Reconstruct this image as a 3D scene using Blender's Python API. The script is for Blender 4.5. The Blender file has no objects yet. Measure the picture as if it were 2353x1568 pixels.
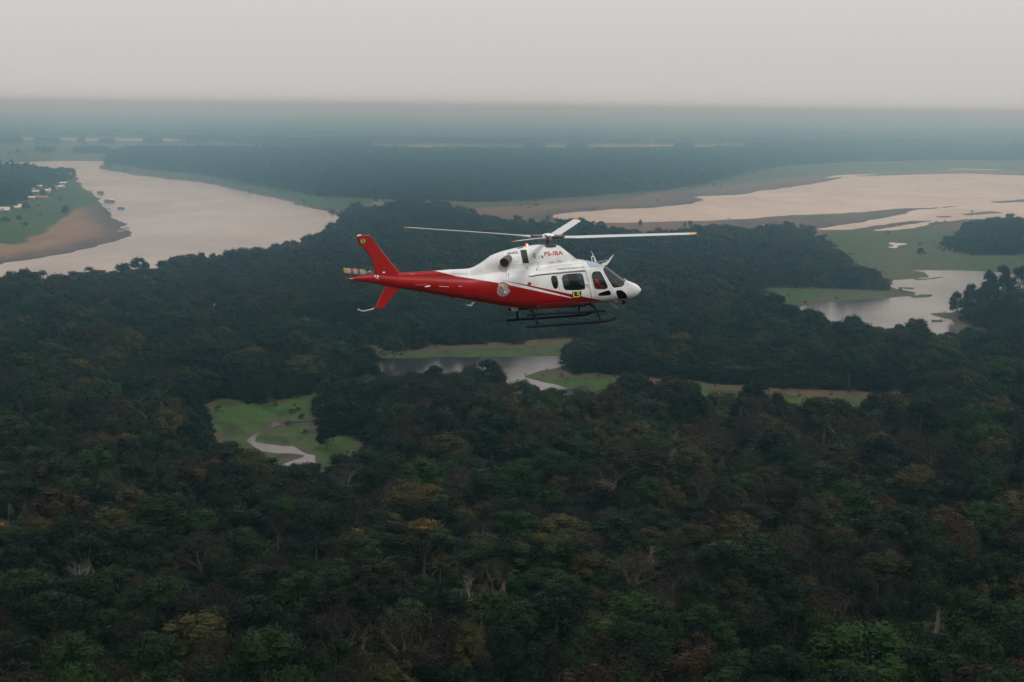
import bpy, bmesh, math, random
import numpy as np
from mathutils import Vector, Matrix
from mathutils.bvhtree import BVHTree

# ------------------------------------------------------------------ camera, sky, sun, exposure
SC = bpy.context.scene
COL = SC.collection
RAD = math.radians
CAM_H = 120.0
FPX, CX, CY = 4575.3, 1176.5, 784.0          # focal length and centre, in units of a 2353 x 1568 picture
PITCH, ROLL = math.atan((784 - 246) / 4575.3), RAD(0.66)
C0 = Vector((0, 0, CAM_H))
fw = Vector((0, math.cos(PITCH), -math.sin(PITCH)))
up0 = Vector((0, math.sin(PITCH), math.cos(PITCH)))
rt = Vector((1, 0, 0)) * math.cos(ROLL) + up0 * math.sin(ROLL)
up = rt.cross(fw)
cam = bpy.data.objects.new('camera', bpy.data.cameras.new('camera'))
COL.objects.link(cam)
M = Matrix((rt, up, -fw)).transposed().to_4x4()
M.translation = C0
cam.matrix_world = M
cam.data.lens = 70; cam.data.sensor_width = 36
cam.data.clip_start = 0.5; cam.data.clip_end = 200000
SC.camera = cam

SUN_EL, SUN_AZ = RAD(52), RAD(155)            # azimuth clockwise from +Y: behind the camera, to its right
W = bpy.data.worlds.new('World'); SC.world = W; W.use_nodes = True
nt = W.node_tree; nt.nodes.clear()
wo = nt.nodes.new('ShaderNodeOutputWorld'); bg = nt.nodes.new('ShaderNodeBackground')
sky = nt.nodes.new('ShaderNodeTexSky'); sky.sky_type = 'NISHITA'; sky.sun_disc = False
sky.sun_elevation = SUN_EL; sky.sun_rotation = SUN_AZ
sky.air_density = 1.5; sky.dust_density = 6; sky.altitude = 100
tc = nt.nodes.new('ShaderNodeTexCoord'); sep = nt.nodes.new('ShaderNodeSeparateXYZ')
nt.links.new(tc.outputs['Generated'], sep.inputs[0])
rp = nt.nodes.new('ShaderNodeValToRGB')
nt.links.new(sep.outputs['Z'], rp.inputs[0])
SKYS = 0.10                                   # background strength
def skc(c): return tuple(v / SKYS for v in c) + (1,)
el = rp.color_ramp.elements                   # hazy overcast, slightly brighter overhead
el[0].position = 0.0; el[0].color = skc((.545, .560, .590))
el[1].position = 1.0; el[1].color = skc((.73, .76, .80))
e = el.new(0.004); e.color = skc((.600, .600, .612))
e = el.new(0.009); e.color = skc((.625, .612, .605))
e = el.new(0.025); e.color = skc((.635, .614, .598))
e = el.new(0.06); e.color = skc((.700, .678, .655))
mx = nt.nodes.new('ShaderNodeMix'); mx.data_type = 'RGBA'; mx.inputs[0].default_value = 0.93
nt.links.new(sky.outputs[0], mx.inputs[6]); nt.links.new(rp.outputs[0], mx.inputs[7])
nt.links.new(mx.outputs[2], bg.inputs[0]); bg.inputs[1].default_value = SKYS
nt.links.new(bg.outputs[0], wo.inputs[0])

sl = bpy.data.lights.new('sun', 'SUN'); sl.energy = 1.4; sl.angle = RAD(14); sl.color = (1, .95, .88)
sun = bpy.data.objects.new('sun', sl); COL.objects.link(sun)
sd = Vector((math.sin(SUN_AZ) * math.cos(SUN_EL), math.cos(SUN_AZ) * math.cos(SUN_EL), math.sin(SUN_EL)))
sun.rotation_euler = sd.to_track_quat('Z', 'Y').to_euler()
VS = SC.view_settings
VS.view_transform = 'Standard'; VS.look = 'None'; VS.exposure = 0.0; VS.gamma = 1; VS.use_curve_mapping = False
cy = SC.cycles
cy.max_bounces = 14; cy.diffuse_bounces = 2; cy.glossy_bounces = 3; cy.transmission_bounces = 4
cy.transparent_max_bounces = 12; cy.volume_bounces = 12
cy.use_denoising = True
cy.sample_clamp_indirect = 4
HAZE_DENS = 3.3e-4
HAZE_COL = (0.40, 0.76, 1.0)

# ------------------------------------------------------------------ helpers
def ray(px, py):
    return (fw + rt * ((px - CX) / FPX) + up * ((CY - py) / FPX)).normalized()
def at(px, py, z=0.0):
    """point of the plane at height z seen at (px, py)"""
    d = ray(px, py)
    t = (z - CAM_H) / d.z if d.z < -1e-5 else 60000
    t = min(t, 60000)
    p = C0 + d * t
    return Vector((p.x, p.y, z))

def tag(o, label=None, cat=None, group=None, kind=None):
    if label: o['label'] = label
    if cat: o['category'] = cat
    if group: o['group'] = group
    if kind: o['kind'] = kind
    return o
def empty(name, loc, rz=0.0):
    o = bpy.data.objects.new(name, None); COL.objects.link(o)
    o.location = loc; o.rotation_euler = (0, 0, rz); o.empty_display_size = 1
    return o

class Geo:
    """collects faces, builds one mesh"""
    def __init__(s): s.v = []; s.f = []; s.m = []; s.n = 0
    def add(s, v, f, m=0):
        v = np.asarray(v, float).reshape(-1, 3)
        s.v.append(v)
        s.f += [tuple(int(i) + s.n for i in q) for q in f]
        s.m += [m] * len(f); s.n += len(v)
        return s
    def box(s, c, d, m=0, rot=None):
        c = np.array(c, float); h = np.array(d, float) / 2
        v = np.array([[x, y, z] for x in (-1, 1) for y in (-1, 1) for z in (-1, 1)]) * h
        if rot is not None: v = v @ np.array(rot.to_3x3()).T
        return s.add(v + c, [(0, 1, 3, 2), (4, 6, 7, 5), (0, 4, 5, 1), (2, 3, 7, 6), (0, 2, 6, 4), (1, 5, 7, 3)], m)
    def tube(s, pts, rad, n=8, m=0, sq=(1, 1), caps=True):
        pts = [Vector(p) for p in pts]; k = len(pts)
        if not hasattr(rad, '__len__'): rad = [rad] * k
        vs = []; u = None
        for i, p in enumerate(pts):
            t = (pts[min(i + 1, k - 1)] - pts[max(i - 1, 0)]).normalized()
            if u is None:
                u = t.cross(Vector((0, 0, 1)))
                if u.length < .1: u = t.cross(Vector((0, 1, 0)))
            u = (u - t * u.dot(t)).normalized(); w = t.cross(u)
            for j in range(n):
                a = 2 * math.pi * j / n
                vs.append(p + u * math.cos(a) * rad[i] * sq[0] + w * math.sin(a) * rad[i] * sq[1])
        fs = [(i * n + j, i * n + (j + 1) % n, (i + 1) * n + (j + 1) % n, (i + 1) * n + j) for i in range(k - 1) for j in range(n)]
        if caps: fs += [tuple(reversed(range(n))), tuple(range((k - 1) * n, k * n))]
        return s.add([tuple(v) for v in vs], fs, m)
    def prism(s, poly, axis_fn, a, b, m=0):
        """poly: list of 2-D points; axis_fn(p, t) -> 3-D"""
        n = len(poly)
        v = [axis_fn(p, a) for p in poly] + [axis_fn(p, b) for p in poly]
        return s.add(v, [tuple(range(n))[::-1], tuple(range(n, 2 * n))] + [(i, (i + 1) % n, n + (i + 1) % n, n + i) for i in range(n)], m)
    def mesh(s, name, mats, smooth=None):
        me = bpy.data.meshes.new(name)
        v = np.concatenate(s.v) if s.v else np.zeros((0, 3))
        me.from_pydata(v.tolist(), [], s.f)
        if any(s.m): me.polygons.foreach_set('material_index', s.m)
        for mt in (mats if isinstance(mats, (list, tuple)) else [mats]): me.materials.append(mt)
        if smooth is not None:
            me.polygons.foreach_set('use_smooth', [True] * len(s.f))
            me.set_sharp_from_angle(angle=RAD(smooth))
        me.update()
        return me
    def build(s, name, mats, parent=None, smooth=None):
        o = bpy.data.objects.new(name, s.mesh(name, mats, smooth)); COL.objects.link(o)
        if parent: o.parent = parent
        return o

# ------------------------------------------------------------------ materials
def new_mat(name):
    m = bpy.data.materials.new(name); m.use_nodes = True
    t = m.node_tree; return m, t, t.nodes['Principled BSDF']
def N(t, kind, **kw):
    n = t.nodes.new(kind)
    for k, v in kw.items(): setattr(n, k, v)
    return n
def flat(name, col, rough=.5, metal=0, spec=.5, coat=0, noise=0.0, nscale=4):
    m, t, b = new_mat(name)
    b.inputs['Base Color'].default_value = (*col, 1); b.inputs['Roughness'].default_value = rough
    b.inputs['Metallic'].default_value = metal; b.inputs['Specular IOR Level'].default_value = spec
    b.inputs['Coat Weight'].default_value = coat; b.inputs['Coat Roughness'].default_value = .12
    if noise:
        c = N(t, 'ShaderNodeTexCoord'); n = N(t, 'ShaderNodeTexNoise'); n.inputs['Scale'].default_value = nscale
        n.inputs['Detail'].default_value = 6
        t.links.new(c.outputs['Object'], n.inputs['Vector'])
        mr = N(t, 'ShaderNodeMapRange'); mr.inputs[3].default_value = 1 - noise; mr.inputs[4].default_value = 1 + noise
        mr.inputs[1].default_value = .25; mr.inputs[2].default_value = .75
        t.links.new(n.outputs[0], mr.inputs[0])
        v = N(t, 'ShaderNodeVectorMath', operation='SCALE'); v.inputs[0].default_value = col
        t.links.new(mr.outputs[0], v.inputs['Scale']); t.links.new(v.outputs[0], b.inputs['Base Color'])
    return m

def leaf_mat(name, c1, c2, c3=None, amt3=.5, rough=.6):
    """foliage: colour differs from tree to tree and from leaf cluster to leaf cluster"""
    m, t, b = new_mat(name)
    oi = N(t, 'ShaderNodeObjectInfo'); tcn = N(t, 'ShaderNodeTexCoord')
    nz = N(t, 'ShaderNodeTexNoise'); nz.inputs['Scale'].default_value = .55; nz.inputs['Detail'].default_value = 4
    off = N(t, 'ShaderNodeVectorMath', operation='ADD')
    sc = N(t, 'ShaderNodeMath', operation='MULTIPLY'); sc.inputs[1].default_value = 77
    t.links.new(oi.outputs['Random'], sc.inputs[0])
    cb = N(t, 'ShaderNodeCombineXYZ'); t.links.new(sc.outputs[0], cb.inputs[0])
    t.links.new(tcn.outputs['Object'], off.inputs[0]); t.links.new(cb.outputs[0], off.inputs[1])
    t.links.new(off.outputs[0], nz.inputs['Vector'])
    ad = N(t, 'ShaderNodeMath', operation='ADD'); t.links.new(oi.outputs['Random'], ad.inputs[0]); t.links.new(nz.outputs[0], ad.inputs[1])
    mr = N(t, 'ShaderNodeMapRange'); mr.inputs[1].default_value = .45; mr.inputs[2].default_value = 1.5
    t.links.new(ad.outputs[0], mr.inputs[0])
    mix = N(t, 'ShaderNodeMix', data_type='RGBA'); mix.inputs[6].default_value = (*c1, 1); mix.inputs[7].default_value = (*c2, 1)
    t.links.new(mr.outputs[0], mix.inputs[0]); out = mix.outputs[2]
    if c3:
        n2 = N(t, 'ShaderNodeTexNoise'); n2.inputs['Scale'].default_value = .8; n2.inputs['Detail'].default_value = 3
        t.links.new(off.outputs[0], n2.inputs['Vector'])
        geo = N(t, 'ShaderNodeNewGeometry'); s2 = N(t, 'ShaderNodeSeparateXYZ'); t.links.new(tcn.outputs['Object'], s2.inputs[0])
        zz = N(t, 'ShaderNodeMapRange'); zz.inputs[1].default_value = 10.5; zz.inputs[2].default_value = 14.5; zz.inputs[3].default_value = -.22; zz.inputs[4].default_value = .1
        t.links.new(s2.outputs[2], zz.inputs[0])
        a2 = N(t, 'ShaderNodeMath', operation='ADD'); t.links.new(n2.outputs[0], a2.inputs[0]); t.links.new(zz.outputs[0], a2.inputs[1])
        m3 = N(t, 'ShaderNodeMapRange'); m3.inputs[1].default_value = 1 - amt3 - .06; m3.inputs[2].default_value = 1 - amt3 + .06
        t.links.new(a2.outputs[0], m3.inputs[0])
        mx2 = N(t, 'ShaderNodeMix', data_type='RGBA'); mx2.inputs[7].default_value = (*c3, 1)
        t.links.new(m3.outputs[0], mx2.inputs[0]); t.links.new(out, mx2.inputs[6]); out = mx2.outputs[2]
    vr = N(t, 'ShaderNodeMath', operation='MULTIPLY'); vr.inputs[1].default_value = 7.31; t.links.new(oi.outputs['Random'], vr.inputs[0])
    vf = N(t, 'ShaderNodeMath', operation='FRACT'); t.links.new(vr.outputs[0], vf.inputs[0])
    vm = N(t, 'ShaderNodeMapRange'); vm.inputs[3].default_value = .28; vm.inputs[4].default_value = 1.45; t.links.new(vf.outputs[0], vm.inputs[0])
    vs_ = N(t, 'ShaderNodeVectorMath', operation='SCALE'); t.links.new(out, vs_.inputs[0]); t.links.new(vm.outputs[0], vs_.inputs['Scale']); out = vs_.outputs[0]
    t.links.new(out, b.inputs['Base Color'])
    b.inputs['Roughness'].default_value = rough; b.inputs['Specular IOR Level'].default_value = .10
    return m

# ------------------------------------------------------------------ the lie of the land
def t(x, y): return tuple(at(x, y, 10.5)[:2])   # a shore hidden behind canopy some 10 m high
def g(x, y): return tuple(at(x, y, 0.0)[:2])
def P(*a):
    out = []
    for q in a:
        out.append(t(q[0], q[1]) if len(q) == 3 else g(q[0], q[1]))
    return np.array(out)
T = 1
RIVER = P((30,374),(70,372),(150,370),(245,371),(236,380),(228,386),(300,400),(400,410),(480,420),(560,438),(620,450),(680,467),(740,482),(792,497),
  (775,512,T),(742,528,T),(700,547,T),(680,560,T),(640,570,T),(600,580,T),(520,598,T),(450,602,T),(400,607,T),(320,614,T),(260,625,T),(210,630,T),(150,637,T),(60,642,T),(0,647,T),(-260,660,T),
  (-260,560),(-260,374))
LEFTLAND = P((-260,690),(-200,650),(0,609),(100,594),(200,574),(260,557),(298,541),(291,528),(280,512),(262,494),(247,483),(236,472),(228,462),(215,451),(203,442),(194,430),(186,421),(181,406),
  (164,392,T),(130,391,T),(100,390,T),(60,381,T),(0,380,T),(-260,380,T))
LEFTGRASS = P((-260,560),(0,562),(33,566),(57,562),(80,545),(109,533),(142,512),(164,492),(197,477),(228,463),(226,455),(197,439),(176,424),(165,412),(100,400),(-260,400))
LEFTWOOD = P((-260,380,T),(0,380,T),(60,381,T),(100,390,T),(130,391,T),(160,392,T),(174,409),(160,416),(128,420),(112,428),(88,440),(76,449),(55,458),(40,472),(15,478),(-30,486),(-260,500))
BANKGRASS = P((228,386),(262,378),(320,389),(400,398),(480,408),(600,431),(700,450),(725,455),(780,457),(880,462),(870,480),(800,494),(792,497),(740,482),(680,467),(620,450),(560,438),(480,420),(400,410),(300,400))
BANKMUD = P((228,386),(300,396),(400,406),(480,415),(560,432),(620,444),(680,461),(740,476),(800,488),(792,499),(740,484),(680,469),(620,452),(560,440),(480,422),(400,412),(300,402))
FARMEADOW = P((-260,315),(0,315),(200,316),(430,318),(460,324),(600,334),(820,342),(700,347),(560,351),(420,351),(300,349),(250,360),(240,372),(150,371),(70,373),(0,375),(-260,378))
MIDMEADOW = P((840,331),(1000,331),(1100,334),(1230,333),(1400,332),(1700,331),(1740,340,T),(1500,344,T),(1250,346,T),(1100,343,T),(950,342,T),(860,339,T))
OPEN = P((870,462),(1000,465),(1100,468),(1200,465),(1300,458),(1400,450),(1500,442),(1600,430),(1660,418),(1700,405),(1750,392),(1830,382),(1950,376),(2100,372),(2250,371),(2620,372),
  (2620,700),(2353,690),(2200,690),(2040,676),(2036,650),(1996,612,T),(1956,590,T),(1951,570,T),(1901,550,T),(1851,530,T),(1826,518,T),(1791,520,T),(1726,527,T),(1626,529,T),(1526,538,T),(1456,538,T),(1391,522,T),(1346,516,T),(1276,519,T),(1206,520,T),(1150,500,T),(1080,483,T),(1000,472,T),(950,463,T),(900,470,T),(850,482,T),(800,492,T))
LAKEGRASS1 = P((880,463),(1000,466),(1100,469),(1300,460),(1450,448),(1540,441),(1420,462),(1250,472),(1120,481),(1000,483),(880,482))
LAKEGRASS2 = P((1500,443),(1600,432),(1700,406),(1750,393),(1850,384),(2100,374),(2620,374),(2620,394),(2200,393),(2050,394),(1900,400),(1800,414),(1700,426),(1600,438))
MEADOW = P((1870,545),(1905,535),(1990,532),(2100,522),(2200,530),(2353,545),(2620,550),(2620,645),(2269,625),(2097,622),(2124,627),(2143,637),(2097,641),(2041,643),(1980,640),(1880,560))
LAKE = P((1276,492),(1341,486),(1416,481),(1491,479),(1526,476),(1570,470),(1612,459),(1600,453),(1656,449),(1706,447),(1776,436),(1841,427),(1896,418),(1946,407),(2026,404),(2126,401),(2226,399),(2353,404),(2620,410),
  (2620,472),(2353,468),(2261,470),(2126,478),(2051,482),(1926,491),(1826,495),(1726,502),(1626,507),(1526,510),(1426,512),(1351,511),(1301,508),(1272,500))
LAKE2 = P((1874,527),(1926,518),(1996,506),(2051,496),(2116,483),(2176,477),(2261,469),(2620,460),(2620,500),(2353,501),(2301,501),(2241,503),(2201,506),(2151,511),(2126,518),(2066,529),(2011,531),(2013,529),(2051,522),(2116,512),(2137,507),(2101,507),(2046,513),(1996,521),(1951,528),(1890,529))
LAGOON = P((2097,622),(2180,622),(2269,625),(2360,632),(2620,645),(2620,790),(2206,769,T),(2066,764,T),(2021,767,T),(1956,758,T),(1916,742,T),(1896,722,T),(1851,714,T),(1835,706),(1870,697),(1905,693),(2040,686),(2088,680),(2091,672),(2062,666),(2036,660),(2030,650),(2041,643),(2097,641),(2143,637),(2124,627))
STRIP2 = P((1751,669),(1880,669),(1976,672),(2039,672),(2062,666),(2091,672),(2088,680),(2040,686),(1905,693),(1870,697),(1835,706),(1851,714,T),(1801,702,T),(1766,680,T))
OPEN2 = P((763,786),(875,807),(1024,800),(1232,788),(1378,785),(1345,805),(1289,840),(1290,858),(1341,867),(1426,872),(1496,878),(1626,892),(1776,902),(1926,907),(2081,912),(2100,938,T),(2026,952,T),(1926,943,T),(1786,918,T),(1676,922,T),(1521,904,T),(1426,902,T),(1345,904,T),(1311,905,T),(1294,888,T),(1253,877,T),(1211,877,T),(1182,880,T),(1178,859,T),(1161,840,T),(1116,832,T),(1074,832,T),(983,846,T),(933,855,T),(900,863,T),(880,845,T),(829,818),(790,803))
CHANNEL = P((820,811),(860,818),(893,823),(942,824),(1024,822),(1319,820),(1360,812),(1330,834),(1286,846),(1232,851),(1195,862),(1205,871),(1260,882),(1300,890),(1350,897),(1350,905,T),(1311,912,T),(1294,890,T),(1253,879,T),(1211,879,T),(1182,882,T),(1170,861,T),(1155,845,T),(1116,838,T),(1074,838,T),(983,850,T),(933,860,T),(896,866,T),(880,850,T),(840,830))
OPEN3 = P((466,954),(478,940),(505,921),(576,938),(626,940),(692,921),(750,915),(740,942),(731,967),(728,987),(734,1004),(796,1010),(842,1014),(846,1033,T),(763,1044,T),(740,1058,T),(709,1077,T),(668,1086,T),(651,1077,T),(630,1066,T),(605,1050,T),(570,1030,T),(548,1006,T),(520,993,T),(492,987,T),(476,967,T))
PALEWATER = P((570,1016),(609,1019),(676,1025),(700,1036),(717,1041),(746,1044),(746,1052),(738,1054,T),(706,1068,T),(672,1076,T),(655,1074,T),(648,1066),(655,1058),(676,1048),(648,1044),(605,1037),(588,1030))
CREEK = P((745,962),(700,966),(650,970),(612,970),(606,973),(612,979),(596,988),(574,996),(562,1003),(566,1014),(580,1020),(586,1014),(584,1004),(604,994),(630,994),(614,989),(640,978),(700,970),(745,966))
PAINT = [  # later entries overpaint earlier ones
  ('G', P((120,298.9),(187,299.1),(253,298.6),(320,299.0),(387,299.1),(453,298.6),(520,297.8),(520,301.8,T),(453,301.7,T),(387,300.9,T),(320,301.4,T),(253,301.0,T),(187,300.8,T),(120,300.7,T))), ('W', P((240,299.5),(420,299.7),(420,300.8),(240,300.6))), ('G', P((700,300.9),(775,301.1),(850,301.1),(925,301.1),(1000,302.0),(1075,301.8),(1150,301.4),(1150,304.5,T),(1075,304.7,T),(1000,304.7,T),(925,303.6,T),(850,304.4,T),(775,304.4,T),(700,304.2,T))), ('W', P((835,302.5),(1037,302.8),(1037,303.7),(835,303.6))), ('G', P((1300,306.5),(1367,307.1),(1433,305.8),(1500,305.9),(1567,306.4),(1633,306.8),(1700,305.8),(1700,309.4,T),(1633,309.9,T),(1567,309.8,T),(1500,309.3,T),(1433,309.2,T),(1367,309.5,T),(1300,309.2,T))), ('W', P((1420,307.5),(1600,307.7),(1600,308.8),(1420,308.6))), ('G', P((1850,316.5),(1925,315.5),(2000,317.0),(2075,317.0),(2150,315.8),(2225,316.5),(2300,316.0),(2300,319.5,T),(2225,319.3,T),(2150,320.6,T),(2075,319.0,T),(2000,319.4,T),(1925,319.0,T),(1850,319.9,T))), ('W', P((1985,317.4),(2187,317.7),(2187,319.0),(1985,318.8))), ('G', P((-40,286.1),(10,285.7),(60,286.1),(110,285.9),(160,285.5),(210,286.4),(260,286.4),(260,287.6,T),(210,288.2,T),(160,288.0,T),(110,287.6,T),(60,287.7,T),(10,287.6,T),(-40,287.9,T))), ('W', P((50,286.6),(185,286.8),(185,287.5),(50,287.4))), ('G', P((560,288.7),(617,288.5),(673,288.4),(730,288.7),(787,288.4),(843,289.4),(900,289.1),(900,291.4,T),(843,291.2,T),(787,290.8,T),(730,291.4,T),(673,291.0,T),(617,291.2,T),(560,290.7,T))), ('W', P((662,289.6),(815,289.8),(815,290.5),(662,290.4))), ('G', P((1000,287.1),(1083,287.4),(1167,287.2),(1250,286.6),(1333,287.2),(1417,287.5),(1500,287.5),(1500,288.5,T),(1417,289.1,T),(1333,288.7,T),(1250,288.6,T),(1167,288.4,T),(1083,289.3,T),(1000,288.7,T))), ('W', P((1150,287.7),(1375,287.8),(1375,288.5),(1150,288.4))), ('G', P((1750,295.3),(1850,295.3),(1951,295.1),(2052,294.4),(2152,295.1),(2252,295.3),(2353,294.7),(2353,296.8,T),(2252,297.8,T),(2152,296.6,T),(2052,297.1,T),(1951,297.5,T),(1850,297.0,T),(1750,297.7,T))), ('W', P((1930,295.6),(2202,295.8),(2202,296.7),(1930,296.6))), ('G', P((2180,332.4),(2253,332.1),(2327,332.9),(2400,332.1),(2473,332.4),(2547,331.1),(2620,331.2),(2620,335.7,T),(2547,334.8,T),(2473,335.2,T),(2400,335.2,T),(2327,335.1,T),(2253,335.2,T),(2180,336.5,T))), ('W', P((2312,333.3),(2510,333.6),(2510,335.1),(2312,334.9))), ('G', P((1650,321.2),(1692,319.9),(1733,320.4),(1775,319.8),(1817,320.6),(1858,319.9),(1900,320.3),(1900,323.7,T),(1858,323.6,T),(1817,323.2,T),(1775,322.6,T),(1733,322.8,T),(1692,323.8,T),(1650,323.8,T))), ('G', P((500,314.5),(553,313.9),(607,313.7),(660,313.9),(713,313.6),(767,314.1),(820,313.9),(820,317.8,T),(767,317.1,T),(713,318.3,T),(660,318.3,T),(607,316.7,T),(553,318.3,T),(500,318.3,T))), ('G', P((900,316.2),(958,314.9),(1017,316.1),(1075,314.8),(1133,315.2),(1192,316.2),(1250,316.0),(1250,318.5,T),(1192,318.4,T),(1133,318.6,T),(1075,318.9,T),(1017,317.8,T),(958,317.5,T),(900,318.9,T))), ('W', P((1005,316.5),(1162,316.8),(1162,317.8),(1005,317.6))), ('G', P((1340,320.2),(1390,321.2),(1440,320.3),(1490,320.3),(1540,320.2),(1590,320.6),(1640,320.2),(1640,322.7,T),(1590,323.3,T),(1540,322.9,T),(1490,323.6,T),(1440,323.5,T),(1390,323.1,T),(1340,323.1,T))), ('W', P((1430,321.6),(1565,321.8),(1565,322.7),(1430,322.6))),
  ('G', FARMEADOW), ('G', MIDMEADOW),
  ('W', P((30,317),(200,318),(415,320),(415,324),(200,322.5),(30,321))),
  ('W', P((896,334.5),(1037,335),(1037,338),(896,337.5))), ('W', P((1240,333),(1700,333.5),(1700,337),(1480,336.5),(1240,337))),
  ('F', P((-60,327),(55,327),(52,333),(-60,333))), ('F', P((78,328),(140,327),(136,333),(80,333))), ('F', P((176,329),(196,329),(196,332),(176,332))), ('F', P((230,329),(262,329),(262,332),(230,332))), ('F', P((330,328),(372,328),(372,332),(330,332))), ('F', P((430,327),(480,328),(480,332),(430,332))), ('F', P((80,351),(124,351),(124,354),(80,354))), ('F', P((168,351),(250,350),(244,356),(170,355))),
  ('F', P((1205,341),(1250,341),(1250,346),(1205,346))), ('F', P((1305,342),(1352,342),(1352,346),(1305,346))), ('F', P((1545,341),(1590,341),(1590,345),(1545,345))),
  ('W', RIVER), ('M', LEFTLAND), ('G', LEFTGRASS), ('F', LEFTWOOD), ('G', BANKGRASS), ('M', BANKMUD),
  ('M', OPEN), ('G', LAKEGRASS1), ('G', LAKEGRASS2), ('G', MEADOW), ('W', LAKE), ('W', LAKE2),
  ('M', P((2271,464),(2353,458),(2450,455),(2620,452),(2620,460),(2353,464),(2290,467))),
  ('M', P((2201,492),(2276,486),(2306,489),(2226,495))), ('M', P((2140,498),(2186,496),(2176,500))),
  ('W', P((1884,409),(1930,402.5),(2020,398.5),(1990,403),(1900,410))), ('W', P((2176,387.5),(2310,389.5),(2308,392),(2180,390))),
  ('W', P((1636,528),(1680,524),(1690,527),(1640,531))), ('W', P((1740,514.5),(1768,515),(1768,517.5),(1741,517.5))),
  ('W', P((2030,569),(2050,566),(2044,557),(2060,559),(2092,560),(2078,564),(2064,566),(2051,571))),
  ('G', P((1820,506),(1900,499),(1930,503),(1880,512))),
  ('F', P((2141,574),(2165,550,T),(2211,522,T),(2351,511,T),(2620,505,T),(2620,598),(2353,591),(2301,591),(2231,593),(2171,577))),
  ('G', STRIP2), ('W', LAGOON),
  ('G', P((2095,642),(2130,639.5),(2172,636),(2174,639),(2130,643),(2098,644.5))), ('G', P((2085,682),(2106,677),(2135,677),(2134,681),(2098,685))), ('G', P((2055,660),(2092,661),(2090,665),(2068,665))),
  ('G', P((2133,722),(2160,719),(2183,718),(2240,708),(2620,690),(2620,800),(2330,775),(2240,768),(2213,759),(2191,737),(2160,731))),
  ('F', P((2196,722),(2240,713),(2300,706),(2400,695),(2620,690),(2620,790),(2330,764),(2250,756),(2218,742))),
  ('G', OPEN2), ('M', P((790,790),(900,807),(1020,801),(1232,789),(1370,786),(1360,796),(1232,800),(1040,810),(900,815),(800,800))), ('M', P((1300,858),(1345,866),(1500,876),(1640,892),(1900,905),(2085,912),(2090,926),(1900,920),(1640,903),(1500,893),(1340,880))),
  ('F', P((880,800),(985,797),(975,811),(900,814))), ('F', P((1140,790),(1195,788),(1190,801),(1150,803))), ('W', CHANNEL), ('G', P((1190,865),(1232,851),(1286,846),(1310,858),(1341,867),(1426,872),(1378,900),(1300,890),(1205,871))),
  ('G', OPEN3), ('W', PALEWATER), ('W', CREEK),
]
def hash2(ix, iy, s):
    n = (ix * 374761393 + iy * 668265263 + s * 974634777).astype(np.int64)
    n = (n ^ (n >> 13)) * 1274126177 & 0x7fffffff
    n = (n ^ (n >> 16)) & 0xffffff
    return n / float(0xffffff)
def vnoise(x, y, s=0):
    ix = np.floor(x).astype(np.int64); iy = np.floor(y).astype(np.int64)
    fx = x - ix; fy = y - iy; fx = fx * fx * (3 - 2 * fx); fy = fy * fy * (3 - 2 * fy)
    a = hash2(ix, iy, s); b = hash2(ix + 1, iy, s); c = hash2(ix, iy + 1, s); d = hash2(ix + 1, iy + 1, s)
    return (a * (1 - fx) + b * fx) * (1 - fy) + (c * (1 - fx) + d * fx) * fy
def fbm(x, y, s=0, o=3):
    r = 0; a = .5
    for i in range(o): r = r + a * (vnoise(x * 2 ** i, y * 2 ** i, s + i) - .5) * 2; a *= .5
    return r
LIM = 70.0
def sdf(x, y, poly):
    """signed distance, positive inside, clamped to LIM; (far away the clamp grows with distance)"""
    lo = poly.min(0) - LIM; hi = poly.max(0) + LIM
    out = np.full(x.shape, -LIM)
    idx = np.nonzero((x > lo[0]) & (x < hi[0]) & (y > lo[1]) & (y < hi[1]))[0]
    if not len(idx): return out
    X = x[idx]; Y = y[idx]; d = np.full(len(idx), 1e9); inside = np.zeros(len(idx), bool)
    a = poly; b = np.roll(poly, -1, 0)
    for (ax, ay), (bx, by) in zip(a, b):
        ex, ey = bx - ax, by - ay
        L = ex * ex + ey * ey + 1e-9
        tt = np.clip(((X - ax) * ex + (Y - ay) * ey) / L, 0, 1)
        d = np.minimum(d, (X - ax - tt * ex) ** 2 + (Y - ay - tt * ey) ** 2)
        if ay != by:
            c = ((ay > Y) != (by > Y)) & (X < (bx - ax) * (Y - ay) / (by - ay) + ax)
            inside ^= c
    d = np.sqrt(d)
    out[idx] = np.clip(np.where(inside, d, -d), -LIM, LIM)
    return out
def fields(x, y, warp=1.0):
    r = np.hypot(x, y)
    amp = warp * np.clip(r / 330.0, 2.6, 9.0)
    sx = fbm(x / 38, y / 60, 11) * amp * 1.2 + fbm(x / 9, y / 22, 15, 2) * amp * .5
    sy = fbm(x / 60, y / 90, 21) * amp * 2.2 + fbm(x / 11, y / 30, 25, 2) * amp * .9
    X = x + sx; Y = y + sy
    Fm = np.full(x.shape, LIM); Wm = np.full(x.shape, -LIM); Gm = np.full(x.shape, -LIM)
    for k, poly in PAINT:
        s = sdf(X, Y, poly)
        Fm = np.maximum(Fm, s) if k == 'F' else np.minimum(Fm, -s)
        Wm = np.maximum(Wm, s) if k == 'W' else np.minimum(Wm, -s)
        Gm = np.maximum(Gm, s) if k == 'G' else np.minimum(Gm, -s)
    return Fm, Wm, Gm
def ss(a, b, v):
    q = np.clip((v - a) / (b - a), 0, 1); return q * q * (3 - 2 * q)
def land_height(x, y, Fm, Wm):
    h = np.clip(-Wm * .05, -.9, 1.5)
    h = h + (fbm(x / 14, y / 28, 51) * .22 + fbm(x / 60, y / 110, 55) * .25) * ss(25, -2, Wm)
    return h + ss(0, 20, Fm) * .5

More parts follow.
